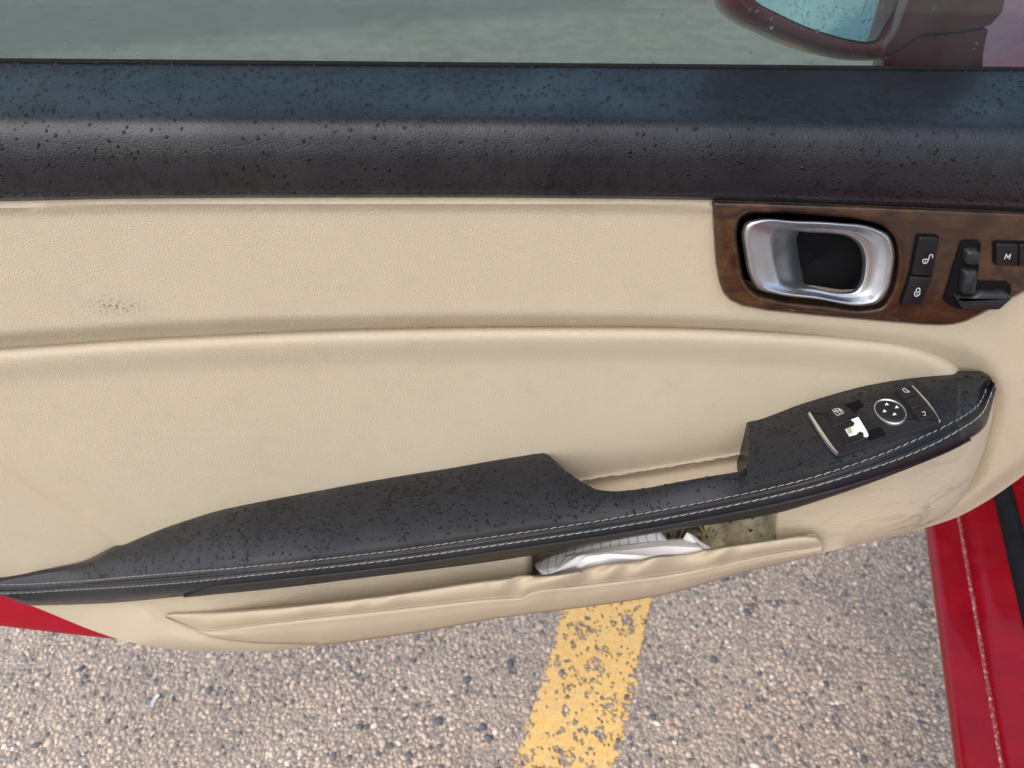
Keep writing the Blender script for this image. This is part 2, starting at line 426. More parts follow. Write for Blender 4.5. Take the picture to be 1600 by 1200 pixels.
# an older, darker surface beyond the parking bay
sx = k.n('SeparateXYZ'); k.l(k.co(), sx.inputs[0])
edge = k.math('ADD', k.math('ADD', sx.outputs[1], k.math('MULTIPLY', sx.outputs[0], -.33)), k.math('MULTIPLY', k.noise(2.2, 4).outputs['Fac'], .5))
c = k.mix(k.math('MULTIPLY', k.ramp(k.math('DIVIDE', edge, 10.0), [(.42, 0.), (.465, 1.)]), .5), c, (.11, .11, .10))
c = k.mix(k.math('MULTIPLY', k.ramp(big.outputs['Fac'], [(.4, 0.), (.7, 1.)]), .25), c, (.17, .15, .135))
k.l(c, b.inputs['Base Color']); b.inputs['Roughness'].default_value = .85
hh = k.math('ADD', fn.outputs['Fac'], k.math('MULTIPLY', vz.outputs['Distance'], -1.5)); k.l(k.bump(hh, .7, .004), b.inputs['Normal'])
M['asphalt'] = m
def stonemat(name, src):
    m, nt_, b = newmat(name); k = N(nt_)
    if src == 'obj': r = k.n('ObjectInfo').outputs['Random']
    else:
        a = k.n('Attribute'); a.attribute_name = 'shade'; r = a.outputs['Fac']
    c = k.ramp(r, [(0, (.10, .10, .105)), (.14, (.19, .18, .17)), (.22, (.38, .31, .24)), (.45, (.55, .445, .34)), (.7, (.62, .505, .385)), (.85, (.62, .45, .33)), (1, (.84, .77, .66))])
    if src != 'obj':
        pass
    c = k.mix(k.math('MULTIPLY', k.ramp(k.noise(330, 4, .7).outputs['Fac'], [(.4, 0.), (.65, 1.)]), .40), c, (.27, .225, .185))
    k.l(c, b.inputs['Base Color']); b.inputs['Roughness'].default_value = .8
    k.l(k.bump(k.noise(500, 3).outputs['Fac'], .5, .001), b.inputs['Normal']); return m
M['stone'] = stonemat('stone_single', 'obj'); M['aggregate'] = stonemat('stone_aggregate', 'attr')
M['darkstone'] = simple('dark_stone', (.15, .155, .16), .8, var=.45, vscale=300)
m, nt_, b = newmat('worn_yellow_paint'); k = N(nt_)
c = k.mix(k.ramp(k.noise(120, 4, .6).outputs['Fac'], [(.35, 0.), (.65, 1.)]), (.80, .48, .11), (.80, .55, .20))
c = k.mix(k.math('MULTIPLY', k.ramp(k.noise(330, 4, .7).outputs['Fac'], [(.52, 0.), (.62, 1.)]), .75), c, (.40, .33, .26))
k.l(c, b.inputs['Base Color']); b.inputs['Roughness'].default_value = .75; k.l(k.bump(k.noise(420, 3).outputs['Fac'], .6, .0015), b.inputs['Normal'])
M['yellow'] = m

# ================================================================== large structure: ground, car body
ground = empty('ground', (0, 0, 0)); COL.objects.unlink(ground); bpy.data.objects.remove(ground)
S = 400
me = mesh('ground', [(-S, -S, 0), (S, -S, 0), (S, S, 0), (-S, S, 0)], [(0, 1, 2, 3)])
ground = link('ground', me, M['asphalt'], smooth=False); ground['kind'] = 'structure'

# parking line corners measured on the ground
LA = PZ(np.array([884., 800.]), np.array([952., 1200.]), 0.0); RA = PZ(np.array([1018., 966.]), np.array([936., 1200.]), 0.0)
ldir = (LA[0]-LA[1])+(RA[0]-RA[1]); ldir = ldir[:2]/np.linalg.norm(ldir[:2]); lnor = np.array([ldir[1], -ldir[0]])
lc = (LA.mean(0)[:2]+RA.mean(0)[:2])/2
lw = np.mean([abs((RA[i][:2]-LA[i][:2])@lnor) for i in (0, 1)])/2
def in_line(x, y):
    q = (np.stack([x, y], -1)-lc); return np.abs(q@lnor), q@ldir
def vnoise(x, y, f, seed):      # cheap value noise
    g = np.random.default_rng(seed).random((64, 64)); x = x*f; y = y*f
    i = np.floor(x).astype(int); j = np.floor(y).astype(int); u = x-i; v = y-j; u = u*u*(3-2*u); v = v*v*(3-2*v)
    a = g[i % 64, j % 64]; b_ = g[(i+1) % 64, j % 64]; c_ = g[i % 64, (j+1) % 64]; d_ = g[(i+1) % 64, (j+1) % 64]
    return (a*(1-u)+b_*u)*(1-v)+(c_*(1-u)+d_*u)*v
def paint_left(x, y):           # where paint still holds
    a, l = in_line(x, y)
    n = .22*vnoise(x, y, 40, 1)+.34*vnoise(x, y, 150, 5)+.44*vnoise(x, y, 380, 2)
    wob = .006*(vnoise(x, y, 45, 3)-.5)
    return (a < lw+wob) & (n > .325+.10*ss(lw*.8, lw, a)) & (np.abs(l) < 1.6)

# icosahedron pebble shapes
t_ = (1+5**.5)/2
ICO = np.array([(-1, t_, 0), (1, t_, 0), (-1, -t_, 0), (1, -t_, 0), (0, -1, t_), (0, 1, t_), (0, -1, -t_), (0, 1, -t_), (t_, 0, -1), (t_, 0, 1), (-t_, 0, -1), (-t_, 0, 1)])
ICO /= np.linalg.norm(ICO[0])
ICF = np.array([(0, 11, 5), (0, 5, 1), (0, 1, 7), (0, 7, 10), (0, 10, 11), (1, 5, 9), (5, 11, 4), (11, 10, 2), (10, 7, 6), (7, 1, 8), (3, 9, 4), (3, 4, 2), (3, 2, 6), (3, 6, 8), (3, 8, 9), (4, 9, 5), (2, 4, 11), (6, 2, 10), (8, 6, 7), (9, 8, 1)])
def pebbles(cx, cy, r, zf):
    n = len(cx); q = rng.normal(size=(n, 4)); q /= np.linalg.norm(q, axis=1)[:, None]
    a, b_, c_, d_ = q.T
    Rm = np.stack([1-2*(c_**2+d_**2), 2*(b_*c_-a*d_), 2*(b_*d_+a*c_), 2*(b_*c_+a*d_), 1-2*(b_**2+d_**2), 2*(c_*d_-a*b_), 2*(b_*d_-a*c_), 2*(c_*d_+a*b_), 1-2*(b_**2+c_**2)], -1).reshape(n, 3, 3)
    sc = rng.uniform(.7, 1.25, (n, 1, 3)); base = ICO[None]*rng.uniform(.8, 1.2, (n, 12, 1))
    v = np.einsum('nij,nkj->nki', Rm, base*sc)*r[:, None, None]
    v[..., 2] *= .5
    v += np.stack([cx, cy, zf], -1)[:, None, :]
    return v
def pebble_mesh(name, v, shade=None):
    n = len(v); me = bpy.data.meshes.new(name)
    me.vertices.add(n*12); me.vertices.foreach_set('co', v.reshape(-1).astype(np.float32))
    f = (ICF[None]+(np.arange(n)*12)[:, None, None]).reshape(-1)
    me.loops.add(len(f)); me.loops.foreach_set('vertex_index', f.astype(np.int32))
    me.polygons.add(n*20); me.polygons.foreach_set('loop_start', np.arange(0, n*60, 3, dtype=np.int32)); 
    me.update(calc_edges=True)
    if shade is not None:
        at = me.attributes.new('shade', 'FLOAT', 'POINT'); at.data.foreach_set('value', np.repeat(shade, 12).astype(np.float32))
    return me
pit = .0056
xs, ys = np.meshgrid(np.arange(-1.15, .80, pit), np.arange(-.22, .74, pit))
xs = xs.ravel()+rng.uniform(-.45, .45, xs.size)*pit; ys = ys.ravel()+rng.uniform(-.45, .45, ys.size)*pit
rr = .0015+.0031*rng.random(xs.size)**1.8
keepm = rng.random(xs.size) < .82; xs, ys, rr = xs[keepm], ys[keepm], rr[keepm]
V = pebbles(xs, ys, rr, -rr*.05); pl_ = paint_left(xs, ys)
shade = rng.random(len(xs)); shade = np.where(shade < .13, shade*.9, np.clip(.2+.8*rng.beta(1.5, 1.9, len(xs))+.35*(vnoise(xs, ys, 7, 11)-.5), .15, 1))
agg = link('gravel', pebble_mesh('gravel', V[~pl_], shade[~pl_]), M['aggregate'], ground, smooth=False); agg['kind'] = 'stuff'
# painted parking line: the sheet of paint that is left and the grit it coats
line_V = []; line_F = []; cell = .002
lx, ly = np.meshgrid(np.arange(-lw-.01, lw+.01, cell), np.arange(-1.5, 1.5, cell))
wx = lc[0]+lnor[0]*lx+ldir[0]*ly; wy = lc[1]+lnor[1]*lx+ldir[1]*ly
ok = paint_left(wx.ravel(), wy.ravel()).reshape(wx.shape)
jx = wx+rng.uniform(-.3, .3, wx.shape)*cell; jy = wy+rng.uniform(-.3, .3, wx.shape)*cell; jz = .0042+.0012*rng.random(wx.shape)
nrow, ncol = wx.shape; idx = np.arange(nrow*ncol).reshape(nrow, ncol)
quad = ok[:-1, :-1] & ok[1:, :-1] & ok[:-1, 1:]
qf = np.stack([idx[:-1, :-1][quad], idx[:-1, 1:][quad], idx[1:, 1:][quad], idx[1:, :-1][quad]], 1)
used = np.unique(qf); remap = -np.ones(nrow*ncol, int); remap[used] = np.arange(len(used))
me = mesh('parking_line', np.stack([jx.ravel()[used], jy.ravel()[used], jz.ravel()[used]*.45], 1), remap[qf])
line = link('parking_line', me, M['yellow'], smooth=True, sharp=0); line['kind'] = 'structure'
pg = link('painted_grit', pebble_mesh('painted_grit', V[pl_]), M['yellow'], line, smooth=False); pg['kind'] = 'stuff'
# larger single stones
protos = []
for i in range(10):
    v = pebbles(np.zeros(1), np.zeros(1), np.ones(1)*.0085, np.zeros(1)); me = pebble_mesh('stone', v); protos.append(me)
dark_protos = [p.copy() for p in protos]
for p in protos: p.materials.append(M['stone'])
for p in dark_protos: p.materials.append(M['darkstone'])
cnt = 0
while cnt < 290:
    px_, py_ = rng.uniform(-30, 1480), rng.uniform(835, 1205)
    g = PZ(np.array(px_), np.array(py_), 0.0)
    if paint_left(g[:1], g[1:2])[0] and rng.random() < .8: continue
    dk = rng.random() < .32
    o = bpy.data.objects.new('stone', (dark_protos if dk else protos)[cnt % 10]); COL.objects.link(o); o.parent = ground
    s_ = (.42+.55*rng.random()**2) if dk else rng.uniform(.4, .8)
    o.location = (g[0], g[1], .0008); o.scale = (s_, s_*rng.uniform(.65, 1), s_*.8); o.rotation_euler = (0, 0, rng.uniform(0, 6.28)); cnt += 1

# ------------------------------------------------------------------ car body: sill and front wing
Q1 = PZ(np.array(1451.), np.array(832.), .30); Q2 = PZ(np.array(1499.), np.array(1200.), .30)
back = (Q2-Q1)[:2]; back /= np.linalg.norm(back); right = np.array([-back[1], back[0]])
if right[0] < 0: right = -right
car = empty('car', (0, 0, 0)); tag(car, 'red car with its door open, lined in beige leather with a black armrest', 'car'); body = car
def sill(prof, s0, s1, n=40, wob=0):
    rows = []
    for s in np.linspace(s0, s1, n):
        rows.append([(Q1[0]+back[0]*s+right[0]*c, Q1[1]+back[1]*s+right[1]*c, z+wob*math.sin(s*90)*.3) for c, z in prof])
    return rows
def smooth2(p, k=4):
    return catmull(p, .004)
loft('rocker_panel', sill(smooth2([(.16, .14), (.10, .17), (.045, .232), (.010, .275), (.001, .290), (.004, .298), (.016, .300), (.0365, .299)]), -.25, 1.1), M['red'], body)
loft('paint_edge', sill(smooth2([(.0360, .2985), (.0368, .3002), (.0380, .3008), (.0395, .3002), (.0405, .299)]), -.25, 1.1, 160, .001), M['chipped'], body)
loft('sill_plate', sill(smooth2([(.0405, .2985), (.045, .297), (.06, .3005), (.082, .305)]), -.25, 1.1), M['red'], body)
th = np.linspace(math.pi*1.02, -.02*math.pi, 12)
loft('weather_strip', sill([(.094+.012*math.cos(a), .304+.016*math.sin(a)) for a in th], -.25, 1.1, 60), M['rubber'], body)
loft('inner_sill', sill(smooth2([(.1055, .303), (.13, .306), (.16, .318), (.18, .35), (.185, .42), (.19, .5)]), -.25, 1.1), M['red'], body)
rows = []
for s in np.linspace(-.24, -1.5, 40):
    bul = .02*math.sin(min(1, (-s-.3)/1.2)*math.pi)
    pr = catmull([(.0, .2), (-.012-bul, .32), (-.018-bul, .45), (-.014-bul, .56), (.0-bul, .645), (.03, .70), (.09, .735), (.2, .765), (.4, .79), (.75, .81)], .02)
    rows.append([(Q1[0]+back[0]*s+right[0]*c, Q1[1]+back[1]*s+right[1]*c, z) for c, z in pr])
loft('front_wing', rows, M['red'], body)

# ================================================================== the open door
door = car
# ---- key lines of the lining, measured on the photograph
L0 = lambda x: pch([-250, 0, 800, 1600, 1850], [93, 96, 102, 109, 111], x)
L1 = lambda x: pch([-250, 0, 200, 400, 700, 1000, 1112, 1300, 1600, 1850], [318, 314.5, 310.5, 309, 308.5, 311, 313, 319, 331, 342], x)
BOT = lambda x: pch([-250, 0, 48, 190, 245, 300, 400, 500, 650, 780, 949, 1030, 1158, 1280, 1320, 1420, 1495, 1540, 1600, 1700, 1850],
                    [834, 928, 946, 1000, 1012, 1017, 1018, 1008, 988, 965, 943, 930, 895, 866, 857, 833, 809, 785, 743, 655, 520], x)
Gp = [(-260, 548), (-120, 535), (0, 523), (150, 513), (300, 504), (500, 498), (700, 495), (900, 495), (1050, 497), (1200, 505), (1340, 515), (1405, 523), (1470, 533), (1519, 546), (1551, 567), (1566, 595), (1572, 625), (1571, 665), (1563, 700), (1545, 750), (1515, 786), (1480, 803), (1420, 822)]
Gline = catmull(Gp, 6)
Gpoly = np.vstack([Gline, [(1300, 1100), (-260, 1100)]])
B1p = [(-250, 569), (-120, 556), (0, 544), (100, 537), (200, 530), (300, 525), (500, 516), (700, 511), (900, 510), (1050, 511), (1200, 517), (1340, 527), (1400, 534), (1440, 543), (1472, 555), (1494, 570), (1505, 588), (1508, 612)]
B1 = catmull(B1p, 5)

# ---- armrest: stations s, three measured edges
sk = np.array([-60, 0, 60, 105, 125, 172, 185, 250, 300, 340, 381, 469, 600, 700, 800, 850, 1165, 1261, 1360, 1432, 1495, 1530, 1552])
Ax = np.array([-60, 0, 60, 105, 125, 172, 185, 250, 300, 340, 381, 469, 600, 700, 800, 850, 1167, 1261, 1360, 1432, 1495, 1534, 1548])
Ay = np.array([900, 907, 897, 889, 884, 861, 856, 829, 812, 800, 791, 774, 750, 734, 717, 709.5, 664, 632, 605, 593, 585, 585.5, 590])
Ay[0] = 912
def keyed(keys):
    k = np.array(keys, float); return (lambda s: pch(k[:, 0], k[:, 1], s)), (lambda s: pch(k[:, 0], k[:, 2], s))
Bx, By = keyed([(-60, -60, 915), (0, 0, 914.5), (105, 105, 910), (210, 210, 901), (420, 420, 883), (600, 600, 863), (800, 800, 835), (969, 969, 809), (1130, 1130, 779), (1250, 1250, 752), (1360, 1360, 717), (1432, 1430, 688), (1495, 1492, 658), (1530, 1527, 634), (1552, 1549, 594)])
Sx, Sy = keyed([(-60, -60, 918), (0, 0, 927), (105, 105, 922), (262, 262, 912), (420, 420, 896), (600, 600, 876), (800, 800, 848), (969, 969, 822), (1130, 1130, 792), (1250, 1250, 765), (1360, 1360, 732), (1432, 1433, 705), (1495, 1499, 671), (1530, 1534, 645), (1552, 1554, 599)])
Ex, Ey = keyed([(-60, -60, 919), (0, 0, 929.2), (48, 48, 938), (110, 110, 934), (283, 283, 920), (420, 420, 906), (600, 600, 886), (800, 800, 857), (969, 969, 832), (1120, 1120, 805), (1300, 1300, 765), (1420, 1420, 724), (1495, 1503, 686), (1530, 1538, 661), (1552, 1556, 606)])
Cx, Cy = keyed([(-60, -60, 920), (0, 0, 930), (48, 48, 946), (157, 157, 943), (283, 283, 932), (420, 420, 919), (600, 600, 897), (780, 780, 874), (1016, 1016, 832), (1212, 1212, 800), (1280, 1280, 780), (1420, 1420, 729), (1495, 1505, 691), (1530, 1540, 665), (1552, 1556, 610)])
INk = [(800, 800, 717, 0), (822, 822, 713.6, 0), (836, 836, 712.2, -.0008), (848, 848, 713.2, -.0028), (858, 858, 716.8, -.0060), (870, 870, 724, -.0120), (890, 890, 738, -.024), (915, 915, 755, -.038), (935, 935, 764, -.046), (960, 960, 766.5, -.049), (1000, 1000, 763, -.049), (1060, 1060, 752, -.049), (1110, 1120, 741.5, -.049), (1130, 1148, 737.5, -.048), (1140, 1165, 731, -.044), (1150, 1174, 718, -.034), (1158, 1175, 698, -.021), (1163, 1172, 680, -.010), (1168, 1168, 665, -.001), (1180, 1182, 659, 0)]
INk = np.array(INk)
st = np.unique(np.concatenate([np.linspace(-60, 840, 190), np.linspace(840, 1190, 170), np.linspace(1190, 1495, 70), np.linspace(1495, 1552, 40)]))
axx, ayy = pch(sk, Ax, st), pch(sk, Ay, st)
A3 = P(axx, ayy, np.zeros_like(axx))
bx, by = Bx(st), By(st)
d = dirs(bx, by); tz = (A3[:, 2]-.007-CAM[2])/d[:, 2]; yB = CAM[1]+d[:, 1]*tz
yB = np.minimum(yB, -.004)
ker = np.exp(-.5*(np.arange(-12, 13)/5.0)**2); ker /= ker.sum()
yB = np.convolve(np.pad(yB, 12, mode='edge'), ker, mode='valid')
yBf = lambda x: np.interp(x, bx, yB)
inx, iny, inY = np.array(axx), np.array(ayy), np.zeros_like(axx)
mk = (st > 818) & (st < 1180)
inx[mk] = pch(INk[:, 0], INk[:, 1], st[mk]); iny[mk] = pch(INk[:, 0], INk[:, 2], st[mk]); inY[mk] = pch(INk[:, 0], INk[:, 3], st[mk])
I3 = P(inx, iny, inY); sink = .007*ss(-.022, .0, inY)
B3 = P(bx, by, yB)
sx_, sy_ = Sx(st), Sy(st); S3 = P(sx_, sy_, yB-.0075)
ex, ey = Ex(st), Ey(st); E3 = P(ex, ey, yB-.009)
cx_, cy_ = Cx(st), Cy(st); C3 = P(cx_, cy_, yB-.003)
EPSZ = np.array([0, 0, 1.0])
def clampcut(p, s):     # the trim is cut off along its slanting rear edge
    return p
arm_rows = []
rimw = np.array([0, .004, 0])
SK = np.stack([0*sink, sink, 0*sink], 1)
drop = np.where(mk, .045, .008); arm_rows.append(I3+SK+np.stack([0*drop, 0*drop+.001, -drop], 1)); arm_rows.append(I3+SK+np.array([0, .0008, -.006])); arm_rows.append(I3+SK+np.array([0, .0004, -.003])); arm_rows.append(I3+SK*.8+np.array([0, -.0004, -.0006]))
top = []
for t in (.03, .07, .14, .24, .36, .5, .64, .76, .86, .93):
    p = I3*(1-t)+B3*t
    crown = .010*math.sin(math.pi*min(1, t*.9+.06))*np.clip(-(yB-inY)/.06, 0, 1)[:, None]
    if t < .05: crown = crown*.4
    top.append(p+EPSZ*crown*.55)
arm_rows += top
g0 = B3*.62+S3*.38; g1 = B3*.5+S3*.5; g2 = B3*.38+S3*.62
arm_rows += [B3, B3*.8+S3*.2+np.array([0, -.0006, .0006]), g0, g1+np.array([0, .0022, -.0012]), g2, B3*.15+S3*.85+np.array([0, -.0008, .0004]), S3, S3*.5+E3*.5, E3, E3*.5+C3*.5+np.array([0, -.0003, 0]), C3, C3+np.array([0, .006, .001]), C3+np.array([0, .02, .006])]
arm_rows = np.array(arm_rows)
# trim the rear end along the slanting edge of the lining
armrest = loft('armrest', arm_rows, M['black'], door, sharp=0)
ARMROWS = arm_rows
# hard strip under the leather
selm = (st > 286) & (st < 1506)
ss_ = st[selm]; w_in = np.clip(np.minimum((ss_-286)/55, (1506-ss_)/160), 0, 1)**.6
e_ = E3[selm]; c__ = C3[selm]
topl = c__*(1-w_in[:, None])+e_*w_in[:, None]
out_ = np.array([0, -.0016, 0])
strip_rows = [topl+np.array([0, .003, 0]), topl+out_*.3, topl*.93+c__*.07+out_, topl*.5+c__*.5+out_*1.3, topl*.06+c__*.94+out_, c__+np.array([0, -.0006, -.0006]), c__+np.array([0, .012, .001])]
loft('armrest_strip', strip_rows, M['plastic'], door, sharp=30)

# stitching along both seams
def stitches(name, pts, nrm, r=.00021, L=.0056, tilt=.07):
    seg = np.linalg.norm(np.diff(pts, axis=0), axis=1); cum = np.concatenate([[0], np.cumsum(seg)])
    n = int(cum[-1]/(L*1.13)); V = []; Fc = []
    for i in range(n):
        a = i*L*1.13; f = lambda q: np.array([np.interp(q, cum, pts[:, k]) for k in range(3)])
        p, q = f(a), f(a+L); nn = np.array([np.interp(a+L/2, cum, nrm[:, k]) for k in range(3)]); nn /= np.linalg.norm(nn)
        tt = (q-p)/np.linalg.norm(q-p); bb = np.cross(nn, tt); o = len(V); jit = rng.uniform(.8, 1.15)
        for u, rad in ((0, .25), (.12, .8), (.5, 1.0), (.88, .8), (1.0, .25)):
            ce = p+(q-p)*u+bb*(u-.5)*tilt*L*1.6*jit+nn*(.0002+.0004*math.sin(math.pi*u))
            for a_ in range(6):
                an = a_*math.pi/3; V.append(ce+(bb*math.cos(an)+nn*math.sin(an))*r*rad*jit)
        Fc += [tuple(o+x for x in f_) for f_ in grid_faces(5, 6, True)]
    ob = link(name, mesh(name, V, Fc), M['thread'], door, sharp=0); ob['kind'] = 'stuff'; return ob
def rownorm(i):
    du = np.gradient(ARMROWS[i], axis=0); dv = ARMROWS[i+1]-ARMROWS[i-1]; n = np.cross(du, dv)
    n /= np.linalg.norm(n, axis=1)[:, None]+1e-12
    sgn = np.sign((n*(CAM-ARMROWS[i])).sum(1)); return n*sgn[:, None]
iB, iS = 14, 20
vis = st < 1551
stitches('stitching', ARMROWS[iB][vis], rownorm(iB)[vis]); stitches('stitching', ARMROWS[iS][vis], rownorm(iS)[vis], tilt=.06)

# ---- beige lining
def Y_frame(x, y, d):
    pts = np.stack([x, y], 1); dist = pdist(pts, Gline, False); ind = inside(pts, Gpoly); sdist = np.where(ind, dist, -dist)
    wd = 19+26*ss(1150, 1500, x)-18*ss(700, 800, y)
    Y = .0125*ss(-4, wd, sdist)
    Y = Y-.004*np.exp(-((y-(L1(x)+9))/7)**2)*(x < 1112)      # rolled upper edge under the rail
    Y = Y+.010*(1-ss(0, 26, d))*(y > 600)                     # the free edge turns away
    Y = Y-.010*ss(1560, 1800, x)*ss(420, 560, y)
    return Y
xs_ = np.arange(-240, 1740, 8.0)
outl = np.vstack([np.stack([xs_, L1(xs_)-8], 1), np.stack([xs_[::-1], (BOT(xs_)-3)[::-1]], 1)])
# below the armrest the lining stays behind the separate lower panels
low = np.where((xs_ > 150) & (xs_ < 1300), np.minimum(BOT(xs_)-3, 900), BOT(xs_)-3)
bl = np.minimum(BOT(xs_)-1, np.where(xs_ < 1300, pch([-240, 0, 100, 200, 400, 800, 1000, 1300], [846, 925, 950, 905, 880, 830, 800, 835], np.minimum(xs_, 1300)), 2000))
outl = np.vstack([np.stack([xs_, L1(xs_)-8], 1), np.stack([xs_[::-1], bl[::-1]], 1)])
hhole = catmull([(1165, 337), (1200, 333), (1290, 338), (1350, 345), (1382, 356), (1397, 374), (1402, 395), (1400, 430), (1391, 460), (1378, 478), (1355, 483), (1290, 477), (1210, 467), (1180, 458), (1165, 440), (1156, 400), (1152, 360), (1156, 344)], 4, True)
panel = region('door_panel', outl, Y_frame, M['beige'], door, spacing=7, rim=.03, holes=[inset(hhole, -4)])
# insert with a rolled bead along its upper edge
ridge = catmull([(700, 800), (840, 767), (915, 751.5), (1000, 738), (1080, 725), (1150, 713), (1200, 705), (1330, 680), (1480, 660)], 6)
crease = catmull([(-120, 640), (0, 725), (75, 775), (185, 855), (230, 888)], 6); creaseP = np.vstack([crease, [(-300, 1000), (-300, 640)]])
crease2 = catmull([(-120, 745), (0, 812), (90, 864), (130, 890)], 6); creaseP2 = np.vstack([crease2, [(-300, 1000), (-300, 745)]])
ridgeP = np.vstack([ridge, [(1480, 900), (700, 900)]])
def Y_insert(x, y, d):
    pts = np.stack([x, y], 1); db = pdist(pts, B1, False)
    Y = -.0006+.0145*(1-np.sqrt(np.clip(1-np.clip(1-db/19, 0, 1)**2, 0, 1)))
    Y = Y+.0034*ss(19, 60, db)-.0012*ss(60, 200, db)
    dr = pdist(pts, ridge, False); ir = inside(pts, ridgeP); Y = Y+np.where(ir, .0015*ss(0, 8, dr)-.034*ss(3, 75, dr), -.002*np.exp(-(dr/4)**2))
    dc = pdist(pts, crease, False); ic = inside(pts, creaseP); sdc = np.where(ic, dc, -dc); Y = Y+.0085*ss(-9, 9, sdc)-.0085*ss(10, 130, sdc)
    dc = pdist(pts, crease2, False); ic = inside(pts, creaseP2); sdc = np.where(ic, dc, -dc); Y = Y+.0025*ss(-14, 14, sdc)
    return Y
lowx = np.arange(1500, -251, -10.0); armA = pch(sk, Ay, lowx)
insl = np.minimum(armA+pch([-250, 200, 500, 700, 1300, 1400, 1500], [20, 25, 60, 100, 100, 50, 22], lowx), 905)
insl = np.where(lowx < 120, np.minimum(insl, BOT(lowx)-6), insl)
region('insert_panel', np.vstack([B1, np.stack([lowx, insl], 1)]), Y_insert, M['beige'], door, spacing=7, rim=.012, rings=(1.2, 2.6, 4.5, 7, 10, 14, 19), extra=[ridge, crease])

# ---- lower panel, speaker cover, pocket
Ylow = lambda x: -.004+.72*yBf(x)*ss(-40, 120, x)
def edge_roll(d, r, depth): return depth*(1-np.sqrt(np.clip(1-((r-np.clip(d, 0, r))/r)**2, 0, 1)))
xl = np.arange(20, 836, 8.0); xr = xl[::-1]
topC = Cy(np.clip(xl, 0, 1500))-8
hollow = catmull([(180, 905), (230, 945), (262, 968), (300, 984), (340, 997), (420, 1004), (560, 1000)], 5)
def Y_lower(x, y, d):
    pts = np.stack([x, y], 1); b_ = BOT(x)-y; dh = pdist(pts, hollow, False)
    return Ylow(x)+edge_roll(b_, 20, .02)*ss(190, 300, x)+edge_roll(832-x, 14, .012)+.006*np.exp(-(dh/10)**2)+.004*ss(0, 60, 240-x)
lowo = np.vstack([np.stack([xl, topC], 1), [(832, 867), (832, BOT(832)-10)], np.stack([xr, np.where(xr > 500, BOT(xr)-8, BOT(xr))], 1)])
lowo = lowo[lowo[:, 1] <= BOT(lowo[:, 0])+.5]
region('lower_panel', lowo, Y_lower, M['beige'], door, spacing=7, rim=.045)
spo = catmull([(1214, 806), (1211, 818), (1210, 835), (1214, 862), (1240, 874), (1285, 864), (1340, 851), (1400, 836), (1450, 820), (1488, 796), (1513, 764), (1530, 728), (1543, 690), (1551, 655), (1555, 620)], 5)
spt = np.stack([np.arange(1540, 1213, -8.0), np.interp(np.arange(1540, 1213, -8.0), cx_, cy_)-9], 1)
def Y_speaker(x, y, d):
    rt = pdist(np.stack([x, y], 1), spo[len(spo)//3:], False)
    return -.0045+.70*yBf(np.minimum(x, 1545))*(1-.5*ss(1400, 1560, x))+edge_roll(rt, 26, .014)+edge_roll(x-1210, 8, .006)
region('speaker_cover', np.vstack([spo, spt]), Y_speaker, M['cloth'], door, spacing=7, rim=.05)

lipk = np.array([(258, 962), (275, 958.5), (330, 956.5), (420, 950), (600, 930), (780, 904), (850, 898), (908, 890), (960, 881), (1010, 872), (1060, 866), (1117, 856), (1219, 841), (1255, 836.5), (1275, 838), (1284, 847)], float)
lip = lambda x: pch(lipk[:, 0], lipk[:, 1], x)
gath = lambda x: .0016*np.sin(x/13.0+1.2*np.sin(x/31.0))+.0012*np.sin(x/21.0+.7)
xp = np.concatenate([np.linspace(258, 300, 12), np.linspace(305, 1250, 300), np.linspace(1252, 1284, 14)])
lp = lip(xp); lp = lp+ss(760, 830, xp)*(1-ss(1080, 1150, xp))*1.6*np.sin(xp/17.0+np.sin(xp/40.0))
botp = np.where(xp < 500, pch([258, 275, 300, 336, 420, 500, 520], [964.5, 973, 984, 997, 1006, 1007, 1004], np.minimum(xp, 515)), BOT(xp)+1)
botp = np.where(xp > 1262, np.maximum(botp, BOT(xp)), botp)
stk = np.array([(258, 963), (330, 985), (362, 981), (420, 973), (600, 953), (780, 934), (814, 932), (832, 923), (915, 913), (1050, 896), (1219, 862), (1284, 852)], float)
stl = pch(stk[:, 0], stk[:, 1], xp)
endw = np.clip(np.minimum((xp-258)/70, (1286-xp)/14), 0, 1)**.5
Yp = np.where(xp < 1000, Ylow(xp), .72*yBf(xp)-.004); bulge = .015*ss(258, 520, xp)*(1-.55*ss(1150, 1284, xp))
gw = ss(740, 830, xp)*(1-ss(1090, 1200, xp))+.35*ss(330, 500, xp)*(1-ss(600, 740, xp))
prow = []
prow.append(P(xp, lp+34*endw**2, Yp-bulge*.2+.004)); prow.append(P(xp, lp+9*endw**2, Yp-bulge*.45+.001))
prow.append(P(xp, lp+2, Yp-bulge*.62))
prow.append(P(xp, lp-.5, Yp-bulge*.8-.001)); prow.append(P(xp, lp+2.0, Yp-bulge-.002))
fr_ = [.1, .22, .36, .5, .64, .78, .9]
for f in fr_:
    y_ = lp*(1-f)+stl*f; shift = 26*f
    prow.append(P(xp, y_, Yp-bulge-.003-.0035*math.sin(math.pi*f)*endw+gath(xp+shift)*gw*1.5*(1-.35*f)))
prow.append(P(xp, stl, Yp-bulge+.0006+gath(xp+26)*gw*.5)); prow.append(P(xp, stl+2.5, Yp-bulge-.0022))
for f in (.15, .35, .55, .75, .9):
    y_ = (stl+2)*(1-f)+botp*f
    prow.append(P(xp, y_, Yp-bulge*(1-.55*f*f)-.003*math.sin(math.pi*f)+gath(xp*1.3+40)*gw*.35*(1-f)))
prow.append(P(xp, botp, Yp-bulge*.25+.002)); prow.append(P(xp, botp, Yp-bulge*.25+.002)+np.array([0, .03, .012])*(endw**2)[:, None])
pouch = loft('map_pocket', prow, M['beige_soft'], door, sharp=0)
